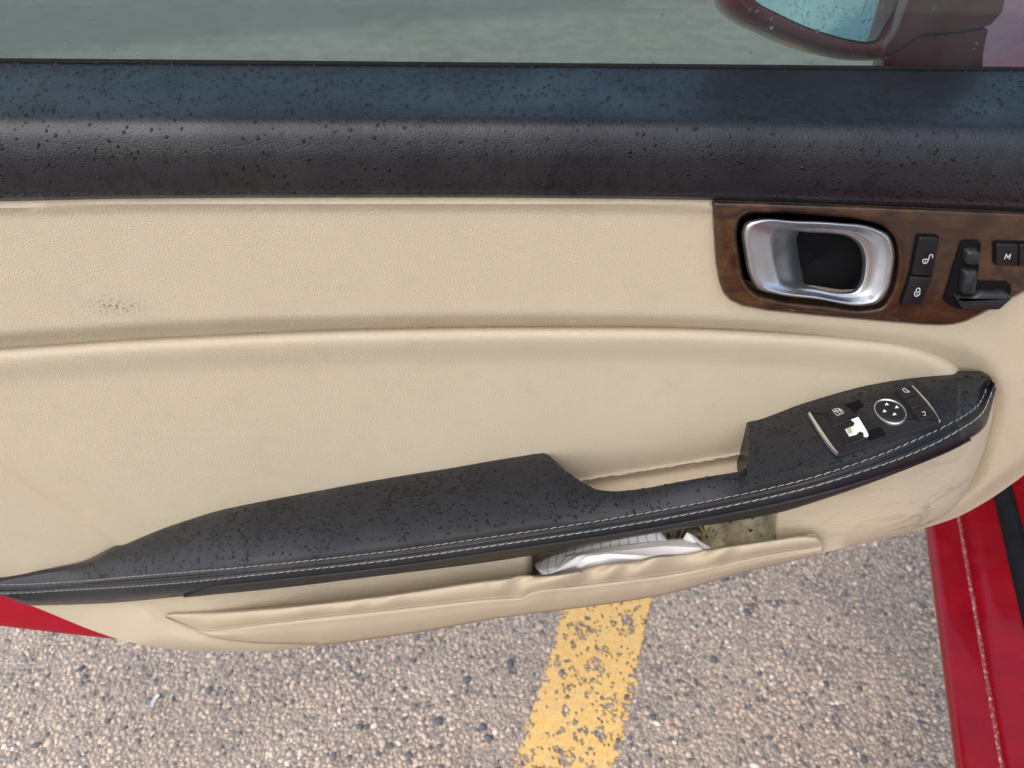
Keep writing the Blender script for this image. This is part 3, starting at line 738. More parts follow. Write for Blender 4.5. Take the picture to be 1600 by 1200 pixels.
# stitch row on the pouch: small pits in thread of its own colour
V = []; Fc = []
sp3 = (prow[12]+prow[13])/2
for i in range(8, len(xp)-6):
    p, q = sp3[i], sp3[i]*.45+sp3[i+1]*.55; o = len(V); up = np.array([0, -.0006, .0009])
    V += [p+up, q+up, q-up*.6+np.array([0, -.0005, 0]), p-up*.6+np.array([0, -.0005, 0])]; Fc.append((o, o+1, o+2, o+3))
ob = link('pocket_stitching', mesh('pocket_stitching', V, Fc), simple('tan_thread', (.30, .235, .15), .8), pouch, smooth=False); ob['kind'] = 'stuff'
# binding at the front end of the pouch
bo = rounded([(1262, 838.5), (1276, 839), (1285, 848), (1285.5, 864), (1275, 866), (1274, 851), (1268, 843)], 3)
Ybind = float(.72*yBf(1275)-.004)-.007
prism('pocket_binding', bo, Plane((0, Ybind, 0), (0, -1, 0)), [(0, -.003), (0, 0), (1, .0008)], simple('tan_binding', (.36, .29, .20), .7), pouch)
# inside of the pocket
fl_ = P(np.array([832., 1212.]), np.array([905., 850.]), -.055)
zl, zr = fl_[0, 2]-.010, fl_[1, 2]-.002; xl_, xr_ = fl_[0, 0], fl_[1, 0]-.002
n = 40; rows = []
for u in np.linspace(0, 1, n):
    X = xl_+(xr_-xl_)*u; zf = zl+(zr-zl)*u; k_ = .004*math.sin(u*19)+.003*math.sin(u*41)
    rows.append([(X, -.012, zf+.045), (X, -.010+k_*.3, zf+.03), (X, -.012+k_*.5, zf+.012), (X, -.022, zf-.002+k_), (X, -.04, zf-.004+k_), (X, -.066, zf-.002)])
loft('pocket_lining', rows, M['lining'], door, sharp=0)
def wallq(name, X, zf, mat, flip):
    v = [(X, -.008, zf+.045), (X, -.008, zf-.02), (X, -.045, zf-.02), (X, -.052, zf-.012), (X+.003*flip, -.052, zf+.030), (X+.003*flip, -.046, zf+.045)]
    return link(name, mesh(name, v, [tuple(range(6))]), mat, door, smooth=False)
wallq('pocket_end', xl_+.0005, zl, M['beige_soft'], -1); wallq('pocket_end', xr_-.0005, zr, M['lining'], 1)

# ---- black rail under the window
xs2 = np.linspace(-250, 1820, 200)
tk = np.array([-.03, 0, .06, .16, .26, .34, .40, .46, .55, .68, .82, .92, .965, .985, 1.0])
Yk = np.array([.082, .076, .063, .0412, .0203, .0060, -.0024, -.0066, -.0094, -.0107, -.0101, -.0082, -.0066, -.0048, -.0020])
rrows = []
for t in np.unique(np.concatenate([np.linspace(-.03, .3, 14), np.linspace(.3, .5, 16), np.linspace(.5, .95, 14), np.linspace(.95, 1, 8)])):
    yv = L0(xs2)+6+(L1(xs2)-L0(xs2)-6)*t
    Yv = float(pch(tk, Yk, t))+(.0010*math.exp(-((t-.945)/.012)**2))
    rrows.append(P(xs2, yv, np.full_like(xs2, Yv)))
rrows.insert(0, rrows[0]+np.array([0, .002, -.02])); rrows.append(rrows[-1]+np.array([0, .004, .001])); rrows.append(rrows[-1]+np.array([0, .012, .004]))
rail = loft('belt_rail', rrows, M['rail'], door, sharp=0); RAIL = np.array(rrows)
for e in (0, -1):
    cap = [tuple(r[e]) for r in RAIL]+[(RAIL[-1][e][0], .10, RAIL[-1][e][2]), (RAIL[0][e][0], .10, RAIL[0][e][2])]
    link('end_cap', mesh('end_cap', cap, [tuple(range(len(cap)))]), M['plastic'], rail, smooth=False)
# window seal and glass
zt = P(np.array([-250., 1820.]), np.array([float(L0(-250)), float(L0(1820))]), .084)
def bar(name, a, b_, prof, mat, par):
    rows = [[(p[0], p[1]+dy, p[2]+dz) for dy, dz in prof] for p in (a, (a+b_)/2, b_)]
    return loft(name, rows, mat, par, closed=True, caps=True)
bar('window_seal', zt[0]+[0, 0, .0], zt[1], [(-.004, -.012), (-.004, -.001), (-.002, .0015), (.001, .0015), (.003, -.001), (.003, -.012)], M['rubber'], door)
bar('outer_window_seal', zt[0]+[0, .016, -.013], zt[1]+[0, .016, -.013], [(-.004, -.012), (-.003, .002), (.0, .004), (.006, .002), (.008, -.012)], M['rubber'], door)
ga, gb = zt[0]+np.array([0, .006, -.02]), zt[1]+np.array([0, .006, -.02]); GH = .34; lean = -.045
v = []
for dy in (0, .004):
    v += [ga+[0, dy, 0], gb+[0, dy, 0], gb+[-.06, dy+lean, GH], ga+[.05, dy+lean, GH]]
me = mesh('window_glass', v, [(0, 1, 2, 3), (7, 6, 5, 4), (0, 4, 5, 1), (1, 5, 6, 2), (2, 6, 7, 3), (3, 7, 4, 0)]); glass = link('window_glass', me, M['glass'], door, smooth=False)

# ---- door shell of red sheet metal
sh = [(-250, 330)] + [(1750, 330), (1750, 590)] + [(x, float(BOT(x))-26) for x in range(1680, 260, -40)] + [(205, 999), (190, 999.5), (100, 990), (0, 978), (-100, 964), (-250, 940)]
def Y_shell(x, y, d): return .020+edge_roll(d, 10, .008)
region('door_shell', np.array(sh, float), Y_shell, simple('red_door_edge', (.36, .006, .02), .6, spec=.12, var=.15, vscale=30), door, spacing=25, rim=.075, holes=[inset(hhole, -8)])
# outer skin under the glass
rows = []
for u in np.linspace(0, 1, 50):
    p = zt[0]*(1-u)+zt[1]*u+np.array([0, .026, -.016]); pxx = -250+2070*u
    zlim = float(P(np.array(pxx), BOT(pxx)-30, .12)[2])-p[2]
    pr = catmull([(-.002, -.004), (.004, .0), (.016, -.006), (.036, -.03), (.05, -.09), (.052, -.2), (.04, -.38), (.01, -.50)], .01)
    rows.append([tuple(p+np.array([0, dy, max(dz, zlim)])) for dy, dz in pr])
loft('outer_skin', rows, M['red'], door)

# ================================================================== wood trim and its controls
wo_ = [(1112, 313.5)]+[(x, float(L1(x))+.5) for x in range(1120, 1741, 20)]+[(1740, 360), (1700, 398), (1640, 434), (1600, 456.5), (1560, 477), (1530, 493), (1510, 502.5), (1490, 507.5), (1468, 509), (1440, 507.8), (1400, 504.5), (1300, 496), (1200, 486), (1160, 478.5), (1141, 469.5), (1130, 458), (1123, 440), (1118, 410), (1114.5, 360)]
hole = catmull([(1165, 337), (1200, 333), (1290, 338), (1350, 345), (1382, 356), (1397, 374), (1402, 395), (1400, 430), (1391, 460), (1378, 478), (1355, 483), (1290, 477), (1210, 467), (1180, 458), (1165, 440), (1156, 400), (1152, 360), (1156, 344)], 4, True)
def Y_wood(x, y, d):
    mid = (y-(L1(x)+500)/2)/90.0
    return -.0055+edge_roll(d, 7, .004)+.0012*mid**2
wood = region('wood_trim', np.array(wo_, float), Y_wood, M['wood'], door, spacing=8, holes=[hole], rings=(.8, 1.8, 3.2, 5, 7.2), rim=.008)
# handle: chrome grip in a dark cup
houter = catmull([(1177, 344), (1240, 345), (1307, 348), (1366, 356), (1389, 368), (1397, 388), (1395, 426), (1385, 459), (1373, 473), (1356, 477), (1275, 467.5), (1210, 459), (1184, 451), (1172, 433), (1163, 394), (1160.5, 358), (1165, 348)], 3, True)
hinner = catmull([(1215, 363.5), (1260, 362.5), (1301, 364), (1327, 369), (1343, 381), (1350, 398), (1350, 423), (1345, 443), (1333, 456), (1318, 458), (1270, 451), (1240, 446.5), (1225, 440), (1219, 423), (1213, 387), (1212, 369)], 3, True)
def ring_resample(poly, c, n=120, p=1.0):
    poly = np.vstack([poly, poly[:1]]); ang = np.unwrap(np.arctan2(poly[:, 1]-c[1], poly[:, 0]-c[0]))
    if ang[-1] < ang[0]: poly = poly[::-1]; ang = ang[::-1]
    th = np.linspace(0, 2*math.pi, n, endpoint=False); ang0 = ang[0]; q = (th-ang0) % (2*math.pi)+ang0
    return np.stack([np.interp(q, ang, poly[:, k]) for k in (0, 1)], 1)
hc = (1280, 410); ro, ri = ring_resample(houter, hc), ring_resample(hinner, hc)
handle = empty('door_handle', (float(P(np.array(1280.), np.array(410.), np.array(0.))[0]), 0, float(P(np.array(1280.), np.array(410.), np.array(0.))[2])))
attach(handle, door)
def part_of(o, par): o.parent = par; o.matrix_parent_inverse = Matrix.Translation(-(par.location))
leftness = 1-ss(1180, 1290, ro[:, 0]); rightness = ss(1300, 1380, ro[:, 0])
rows = []
for t, Yv in ((-.02, .010), (0, .0), (.02, -.006), (.06, -.0095), (.14, -.0112), (.28, -.0100), (.45, -.0072), (.62, -.0045), (.78, -.0020), (.9, .0008), (1.0, .0045), (1.03, .010), (1.05, .018), (1.07, .030)):
    tt = min(t, 1.0); p = ro*(1-t)+ri*t
    dish = -leftness*.004*ss(.3, .8, tt)+rightness*.003*math.sin(math.pi*tt); p = p+np.stack([leftness*(30*ss(1.0, 1.07, t)), 0*leftness], 1)
    lipb = -.004*math.exp(-((tt-.93)/.07)**2)*(1-leftness)
    rows.append(P(p[:, 0], p[:, 1], Yv+dish+lipb))
def closed_rows(rows): return np.array(rows)
hr = loft('grip', closed_rows(rows), M['chrome'], None, closed=True, sharp=0); hr.parent = handle; hr.matrix_parent_inverse = Matrix.Translation(-Vector(handle.location))
cup_o = ring_resample(hole, hc)
rows = [P(cup_o[:, 0], cup_o[:, 1], np.full(120, .000)), P(cup_o[:, 0], cup_o[:, 1], np.full(120, .008)), P(cup_o[:, 0], cup_o[:, 1], np.full(120, .02)), P(ri[:, 0], ri[:, 1], np.full(120, .036))]
cc = rows[-1].mean(0)
for f in (.8, .5, .2, .01): rows.append(cc+(rows[3]-cc)*f+np.array([0, .006*(1-f), 0]))
cu = loft('handle_cup', closed_rows(rows), simple('black_cup', (.006, .006, .007), .6, spec=.2), None, closed=True, sharp=0); cu.parent = handle; cu.matrix_parent_inverse = Matrix.Translation(-Vector(handle.location))
handle.matrix_parent_inverse = Matrix.Translation(-door.location)

WP = Plane((0, -.0068, 0), (0, -1, 0))
def capsule(px, py, rx, ry, n=20): a = np.linspace(0, 2*math.pi, n, endpoint=False); return np.stack([px+rx*np.cos(a), py+ry*np.sin(a)], 1)
BTN = [(0, -.004), (0, .0012), (.7, .0020), (1.6, .0023)]
lock = prism('lock_switch', rounded([(1433, 367), (1468, 368), (1456, 430), (1440, 476), (1405, 476), (1421, 428)], 5), WP, [(0, -.004), (0, .0004)], M['dark'], door)
b1 = prism('unlock_button', rounded([(1435, 368.5), (1466, 369.5), (1455, 429), (1422.5, 427.5)], 4), WP, BTN, M['plastic'], lock)
b2 = prism('lock_button', rounded([(1421.5, 430), (1454.5, 431.5), (1438.5, 474.5), (1407.5, 474.5)], 4), WP, BTN, M['plastic'], lock)
def padlock(cx, cy, s, opened):
    sk_ = lambda x, y: (cx+s*(x-.28*y), cy+s*y)
    body_ = [sk_(*p) for p in [(-4.4, 0), (4.4, 0), (4.4, 3.5), (2.5, 6.2), (0, 7), (-2.5, 6.2), (-4.4, 3.5)]]
    a = np.linspace(math.pi, 0, 9)
    if opened: sh_ = [sk_(4.2, 0)]+[sk_(7+2.8*math.cos(q), -5-3*math.sin(q)) for q in a]+[sk_(9.8, -2)]
    else: sh_ = [sk_(-3, 0)]+[sk_(3*math.cos(q), -3.5-3*math.sin(q)) for q in a]+[sk_(3, 0)]
    dot = [sk_(.2, 2.2), sk_(-.4, 4.6)]
    return [(rounded(body_, 1, 2), True), (sh_, False), (dot, False)]
ribbons('symbol', padlock(1444, 402, .95, True), WP, 1.15, .0027, M['white'], lock); ribbons('symbol', padlock(1431, 453, .95, False), WP, 1.15, .0027, M['white'], lock)
mem = prism('memory_switch', rounded([(1553, 377), (1668, 380), (1664, 416), (1552, 414)], 6), WP, [(0, -.004), (0, .0004)], M['dark'], door)
prism('memory_button', rounded([(1555, 379), (1589, 380), (1588, 413.5), (1554, 412.5)], 4), WP, BTN, M['plastic'], mem)
prism('memory_button', rounded([(1590.5, 380), (1624, 381), (1622, 414.5), (1589.5, 413.5)], 3), WP, BTN, M['plastic'], mem)
prism('memory_button', rounded([(1625.5, 381), (1660, 382), (1657, 415), (1623.5, 414.5)], 4), WP, BTN, M['plastic'], mem)
ribbons('lettering', [([(1566.2, 402), (1569.2, 393)], False), ([(1569.2, 393), (1570.8, 400)], False), ([(1570.8, 400), (1576.2, 393)], False), ([(1576.2, 393), (1573.4, 402)], False)], WP, 1.2, .0027, M['white'], mem)
ribbons('lettering', [([(1597.5, 404), (1601.2, 394)], False), ([(1601.2, 394), (1597, 397.4)], False)], WP, 1.2, .0027, M['white'], mem)
seat = prism('seat_switch', rounded([(1504, 375.5), (1533, 377), (1529, 415), (1526, 440), (1579, 442), (1580, 457), (1558, 483.5), (1496, 483), (1474, 471), (1482, 443), (1492, 409)], 6), WP, [(0, -.004), (0, .0003), (1, .0006)], M['dark'], door)
KN = lambda h: [(0, 0), (0, h*.55), (1.0, h*.82), (2.6, h*.96), (5, h)]
prism('headrest_knob', rounded([(1505, 386), (1527, 386), (1526, 409), (1502, 409)], 7), WP, [(0, 0), (0, .0030), (.8, .0044), (2.0, .0054), (3.6, .0060)], M['worn'], seat, sharp=60)
prism('backrest_knob', rounded([(1501, 417), (1523, 417), (1520, 455), (1497, 455)], 5), WP, [(0, 0), (0, .0030), (.8, .0044), (2.0, .0054), (3.6, .0060)], M['worn'], seat, sharp=60)
prism('cushion_knob', rounded([(1487, 457), (1502, 460), (1516, 458), (1526, 451), (1568, 452), (1577, 460), (1556, 479), (1499, 478)], 5), WP, [(0, 0), (0, .0030), (.8, .0044), (2.0, .0054), (3.6, .0060)], M['worn'], seat, sharp=60)

# ================================================================== window switch module on the armrest
dg = bpy.context.evaluated_depsgraph_get()
bvh = BVHTree.FromPolygons([tuple(v.co) for v in armrest.data.vertices], [tuple(p.vertices) for p in armrest.data.polygons])
def hit(x, y):
    d_ = dirs(np.array(x, float), np.array(y, float)); h = bvh.ray_cast(Vector(CAM), Vector(d_).normalized()); return np.array(h[0])
cor = np.array([hit(*p) for p in [(1266, 650), (1424, 608), (1466, 658), (1312, 708), (1365, 655)]])
cen = cor.mean(0); u_, s__, vt = np.linalg.svd(cor-cen); nrm_ = vt[2]*np.sign(vt[2][2])
MP = Plane(cen+nrm_*.0015, nrm_)
module = prism('window_switch_panel', rounded([(1262, 646), (1424, 605), (1447, 630), (1470, 661), (1392, 688), (1311, 714), (1285, 682)], 3), MP, [(0, -.008), (0, .0), (1.2, .0010), (2.5, .0012)], M['plastic'], door)
lo_ = .0012
def strip(pts, w0): 
    c = catmull(pts, 4); t = np.gradient(c, axis=0); t /= np.linalg.norm(t, axis=1)[:, None]; nn = np.stack([-t[:, 1], t[:, 0]], 1)
    u = np.linspace(0, 1, len(c)); ww = w0*(.35+.65*np.sin(math.pi*np.clip(u*.9+.05, 0, 1))**.6)
    return np.vstack([c+nn*ww[:, None]/2, (c-nn*ww[:, None]/2)[::-1]])
prism('chrome_strip', strip([(1264, 648), (1276, 668), (1290, 689), (1303, 706), (1309, 712)], 6.5), MP, [(0, .0), (0, .0018), (1, .0030)], M['polish'], module)
prism('chrome_strip', strip([(1424.5, 606), (1437, 619), (1450, 634), (1461, 649), (1468, 661)], 4), MP, [(0, .0), (0, .0018), (.8, .0026)], M['polish'], module)
prism('switch_well_shade', rounded([(1317, 635), (1342.5, 627), (1385, 681.5), (1358, 691)], 2), MP, [(0, lo_), (0, lo_+.0003), (1.2, lo_+.0004)], M['dark'], module)  # flat plate, no hole: the well's deep shade is put into its colour
wsa = prism('window_switch', rounded([(1287, 648), (1318, 635), (1330, 643), (1340, 656.5), (1302, 671)], 2), MP, [(-.6, lo_-.0002), (-.6, lo_+.0001), (0, lo_+.0002), (0, lo_+.0010), (1, lo_+.0016), (3, lo_+.0018)], M['plastic'], module)
wsb = prism('window_switch', rounded([(1312, 680), (1340, 658), (1350, 671), (1357, 688), (1322, 701)], 2), MP, [(-.6, lo_-.0002), (-.6, lo_+.0001), (0, lo_+.0002), (0, lo_+.0010), (1, lo_+.0016), (3, lo_+.0018)], M['plastic'], module)
prism('bare_patch', np.array([(1330, 660.5), (1341, 656.8), (1348, 668), (1354, 678), (1357, 685), (1354.5, 688), (1349.5, 687.3), (1349.3, 681), (1343, 679), (1338, 684), (1327, 687), (1324, 682), (1320.6, 676), (1334, 670.5), (1335.5, 665)], float), MP, [(0, lo_+.001), (0, lo_+.0022), (.3, lo_+.0023)], M['bare'], module)
prism('bare_window', rounded([(1322, 675.5), (1329, 672.8), (1332.5, 681), (1326.5, 684.5)], 1), MP, [(0, lo_+.002), (0, lo_+.0025)], simple('olive_plastic', (.30, .33, .22), .4), module)
ribbons('symbol', [([(1300.5, 645.5), (1308, 643.2), (1314, 644.8), (1319, 650), (1308.5, 655)], True), ([(1304.5, 644.3), (1312.5, 653.2)], False), ([(1309.5, 643.6), (1316, 651.4)], False), ([(1302.8, 648), (1316.5, 646.5)], False)], MP, .8, lo_+.0022, M['white'], module)
knob_o = np.array([(1391+25.5*math.cos(a)+3.5*math.sin(a), 646.5+19.5*math.sin(a)+3.0*math.cos(a)) for a in np.linspace(0, 2*math.pi, 48, endpoint=False)])
prism('knob_ring', knob_o, MP, [(0, 0), (0, lo_+.0010), (.6, lo_+.0016), (1.8, lo_+.0016), (2.4, lo_+.0010)], M['polish'], module)
kn = prism('mirror_knob', inset(knob_o, 2.4), MP, [(0, lo_), (0, lo_+.0012), (1.5, lo_+.0018), (5, lo_+.0020)], M['plastic'], module)
for (x, y, a) in ((1385.5, 637, -.3), (1401, 642, .15), (1381.7, 648.3, -.1), (1397.5, 652.7, .25)):
    pass
tri = []
Vt = []; Ft = []
for (x, y) in ((1385.5, 637.2), (1401, 641.8), (1382, 648), (1397.5, 652.7)):
    o = len(Vt); Vt += list(MP(np.array([(x-3.2, y+2.2), (x-.6, y-2.8), (x+3.4, y+1.2)]), lo_+.0024)); Ft.append((o, o+1, o+2))
me = mesh('arrow_symbols', Vt, Ft); orient(me, CAM); link('arrow_symbols', me, M['white'], module, smooth=False)
for pts in ([(1398, 613.5), (1419, 606.5), (1430, 621), (1411, 627.5)], [(1412, 629), (1431, 622.5), (1445, 638), (1425, 643.5)], [(1426, 645), (1446, 639.5), (1460, 653.5), (1437, 662)]):
    prism('mirror_button', rounded(pts, 2), MP, [(-.8, lo_), (-.8, lo_+.0002), (0, lo_+.0004), (0, lo_+.0016), (1, lo_+.0020)], M['plastic'], module)
ribbons('symbol', [([(1409, 614), (1413, 612.6), (1417.5, 616.5), (1418.5, 619), (1413.5, 618.6)], True), ([(1417.5, 616.5), (1421, 618), (1418.5, 619.5)], False)], MP, .9, lo_+.0026, M['white'], module)
ribbons('symbol', [([(1440, 650), (1444.5, 649.3), (1445.8, 654.5), (1442, 655.5)], False)], MP, .9, lo_+.0026, M['white'], module)

# ================================================================== wing mirror outside the glass
mirror = empty('side_mirror', tuple(P(np.array(1460.), np.array(100.), np.array(.12)))); attach(mirror, door); mirror.matrix_parent_inverse = Matrix.Translation(-door.location)
def under(o): o.parent = mirror; o.matrix_parent_inverse = Matrix.Translation(-mirror.location)
mo = catmull([(1130, -6), (1136, 12), (1152, 27), (1200, 52), (1250, 74), (1300, 88.5), (1340, 94.5), (1374, 93), (1391, 82), (1404, 58), (1426, 8), (1446, -45), (1440, -105), (1380, -150), (1250, -160), (1165, -125), (1132, -60)], 6, True)
mg = catmull([(1170, -10), (1184, 5), (1215, 22), (1260, 43), (1300, 56.5), (1340, 66), (1362, 68), (1375, 63), (1386, 46), (1412, -2), (1430, -45), (1420, -92), (1370, -130), (1250, -138), (1185, -100), (1166, -50)], 5, True)
mc = (1290, -30); a_, g_ = ring_resample(mo, mc, 96), ring_resample(mg, mc, 96)
def MPn(p, off, sh=1.0):      # the mirror head stands behind the glass, its face leaning back
    base = Plane((0.30, .20, 1.0), (-.10, -1, .24))
    return base(np.asarray(p), off)
rows = [MPn(g_*1.0, -.012), MPn(g_*.97+a_*.03, .001), MPn(g_*.8+a_*.2, .006), MPn(g_*.5+a_*.5, .008), MPn(g_*.2+a_*.8, .004), MPn(a_, -.006)]
o_ = MPn(a_, -.006); oc = o_.mean(0)
for f, dd_ in ((1.01, -.02), (.99, -.05), (.92, -.075), (.75, -.095), (.45, -.105), (.02, -.108)):
    rows.append(oc+(o_-oc)*f+base_n*dd_ if False else oc+(o_-oc)*f+Plane((0.30, .20, 1.0), (-.10, -1, .24)).n*dd_)
hs = loft('mirror_housing', rows, M['red'], None, closed=True, sharp=0); under(hs)
pm = Plane((0.30, .20, 1.0), (-.10, -1, .24))
gm = prism('mirror_glass', inset(mg, 2.2), pm, [(0, -.012), (0, -.006), (.6, -.0055)], M['mirror'], None); under(gm)
gr_ = prism('mirror_gap', mg, pm, [(0, -.013), (0, -.0105)], M['dark'], None); under(gr_)
ap = Plane((0.36, .135, .95), (-.25, -1, .12))
LV = [(0, -.05), (0, -.003), (.8, -.001), (1.8, 0)]
am = prism('mirror_arm', rounded([(1376, 90), (1386, 70), (1398, 56), (1416, 10), (1440, -60), (1545, -60), (1573, -5), (1567, 20), (1548, 41), (1500, 50), (1434, 55.5), (1408, 78)], 6), ap, LV, M['red'], None); under(am)
af = prism('mirror_foot', rounded([(1376, 185), (1380, 92), (1408, 80), (1434, 57.5), (1500, 52), (1546, 43.5), (1538, 80), (1532, 185)], 5), ap, [(0, -.05), (0, -.003), (.8, -.001), (1.8, .0)], M['red'], None); under(af)

# ================================================================== things in the pocket
def sheet(name, top, bot, Yt, Yb, mat, label, fold=.004, freq=3, n=30, m_=10, ph=0, grp=None):
    top = resample(catmull(top, 3), 3, False); bot = resample(catmull(bot, 3), 3, False)
    f = lambda q, u: np.stack([np.interp(u, np.linspace(0, 1, len(q)), q[:, k]) for k in (0, 1)], 1)
    u = np.linspace(0, 1, n); T, Bm = f(top, u), f(bot, u); rows = []
    for v_ in np.linspace(0, 1, m_):
        p = T*(1-v_)+Bm*v_; Yv = Yt*(1-v_)+Yb*v_+fold*np.sin(u*freq*math.pi*2+ph+v_*2.2)*math.sin(math.pi*(.15+.8*v_))+fold*.35*np.sin(u*17+v_*6+ph)
        rows.append(P(p[:, 0], p[:, 1], Yv))
    o = loft(name, rows, mat, None, sharp=0); md = o.modifiers.new('thickness', 'SOLIDIFY'); md.thickness = .0004
    return tag(o, label, 'paper', grp)
gp = 'papers stuffed into the door pocket'
def folded(rows, mat, label, wob=.0006):
    """a sheet with sharp folds: each row is a measured edge or fold line with its depth"""
    out = []; dense = []
    for pts, Y in rows:
        q = resample(np.array(pts, float), 9, False); dense.append((q, Y))
    n = 26; u = np.linspace(0, 1, n)
    f = lambda q: np.stack([np.interp(u, np.linspace(0, 1, len(q)), q[:, k]) for k in (0, 1)], 1)
    D = [(f(q), np.interp(u, np.linspace(0, 1, len(Y)), Y)) for q, Y in dense]
    for (p0, Y0), (p1, Y1) in zip(D[:-1], D[1:]):
        for v_ in np.linspace(0, 1, 4, endpoint=False): 
            out.append(P(*(p0*(1-v_)+p1*v_).T, Y0*(1-v_)+Y1*v_+wob*np.sin(u*11+v_*3)*math.sin(math.pi*v_)))
    out.append(P(*D[-1][0].T, D[-1][1]))
    o = loft('paper_sheet', out, mat, None, sharp=14); md = o.modifiers.new('thickness', 'SOLIDIFY'); md.thickness = .0003
    return tag(o, label, 'paper', gp)
folded([([(831, 880), (862, 866), (920, 850), (985, 836), (1030, 829)], [-.034, -.034, -.034]), ([(842, 893), (885, 880), (940, 866), (1000, 855), (1045, 846)], [-.056, -.052, -.048]), ([(848, 899), (895, 893), (960, 882), (1010, 872), (1052, 862)], [-.058, -.055, -.050])], M['print'], 'printed paper sheet at the back of the door pocket')
folded([([(884, 868), (935, 857), (1000, 848), (1060, 841), (1084, 842)], [-.046, -.046, -.044]), ([(866, 890), (905, 868), (960, 861), (1040, 853), (1097, 856)], [-.061, -.056, -.055, -.060]), ([(858, 897), (900, 884), (960, 879), (1040, 876), (1099, 866)], [-.060, -.062, -.061, -.063]), ([(862, 899), (905, 894), (965, 888), (1040, 882), (1096, 870)], [-.056, -.057, -.057, -.060])], M['paper'], 'crumpled white paper bulging over the front of the door pocket')
folded([([(898, 885), (916, 870), (950, 865), (1000, 868), (1040, 871)], [-.0625, -.0655, -.066, -.0655, -.064]), ([(903, 889), (925, 878), (955, 872), (1000, 874), (1042, 878)], [-.0635, -.067, -.067, -.066, -.0645]), ([(908, 892), (930, 887), (960, 881), (1000, 880), (1044, 884)], [-.061, -.0635, -.0635, -.063, -.062])], M['paper'], 'white paper fold lying lowest along the pocket lip', .0002)
folded([([(1064, 846), (1073, 832), (1078, 833)], [-.046, -.044, -.044]), ([(1068, 856), (1085, 844), (1094, 845)], [-.052, -.050, -.048]), ([(1070, 866), (1092, 861), (1113, 857)], [-.056, -.056, -.054])], M['paper'], 'small triangular paper corner sticking up beside the dead leaves', .0001)
# leaf litter
V = []; Fc = []; LM = []
cols = ['leaf_green', 'leaf_brown', 'leaf_dark', 'leaf_tan']
lmats = [simple('moss_green', (.13, .15, .04), .8, var=.5, vscale=200), simple('leaf_brown', (.13, .06, .02), .8, var=.5, vscale=200), simple('leaf_dark', (.03, .02, .012), .8), simple('leaf_tan', (.42, .32, .12), .8, var=.4, vscale=200)]
for i in range(130):
    px_ = rng.uniform(1022, 1190); py_ = rng.uniform(802, 856) - (px_-1022)*.05; Yv = rng.uniform(-.042, -.016)
    c0 = P(np.array(px_), np.array(py_), np.array(Yv)); L_ = rng.uniform(.003, .010)*(1 if px_ < 1105 else .4); q_ = rng.normal(size=3); q_ /= np.linalg.norm(q_); r2 = np.cross(q_, rng.normal(size=3)); r2 /= np.linalg.norm(r2); n3 = np.cross(q_, r2)
    o = len(V); V += [c0-q_*L_, c0-r2*L_*.45+n3*L_*.2, c0+q_*L_, c0+r2*L_*.45+n3*L_*.2, c0]
    Fc += [(o, o+1, o+4), (o+1, o+2, o+4), (o+2, o+3, o+4), (o+3, o, o+4)]; mi = int(rng.choice([0, 1, 2, 3], p=[.3, .3, .25, .15])) if px_ < 1110 else int(rng.choice([0, 3, 1], p=[.5, .3, .2])); LM += [mi]*4
me = mesh('leaf_litter', V, Fc); ll = link('leaf_litter', me, None, sharp=0)
for x in lmats: me.materials.append(x)
me.polygons.foreach_set('material_index', LM); tag(ll, 'brown and green leaf litter rotting in the door pocket', 'leaves', kind='stuff')
# dry crumb on the pocket lip and a white scrap on the ground
def scrap(name, pts, mat, label, cat):
    pts = np.array(pts); c = pts.mean(0); n_ = len(pts)
    V = list(pts)+[c+np.array([0, -.0008, .0012])]+[p+np.array([0, .0006, -.0006]) for p in pts]
    Fc = [(i, (i+1) % n_, n_) for i in range(n_)]+[(i, (i+1) % n_, n_+1+(i+1) % n_, n_+1+i) for i in range(n_)]
    return tag(link(name, mesh(name, V, Fc), mat, sharp=0), label, cat)
h_ = P(np.array([903, 906, 909.5, 910.5, 907.]), np.array([889, 890.5, 894, 897, 894.]), float(Ylow(906))-.0215)
scrap('dry_leaf', h_, lmats[1], 'tiny brown dry leaf bit stuck on the pocket edge', 'leaf')
g_ = PZ(np.array([240, 247, 249, 243, 239, 234, 236.]), np.array([1086, 1083, 1088, 1093, 1104, 1105, 1096.]), .009)
scrap('white_scrap', g_, M['white'], 'small white scrap lying on the grey gravelly asphalt', 'litter')

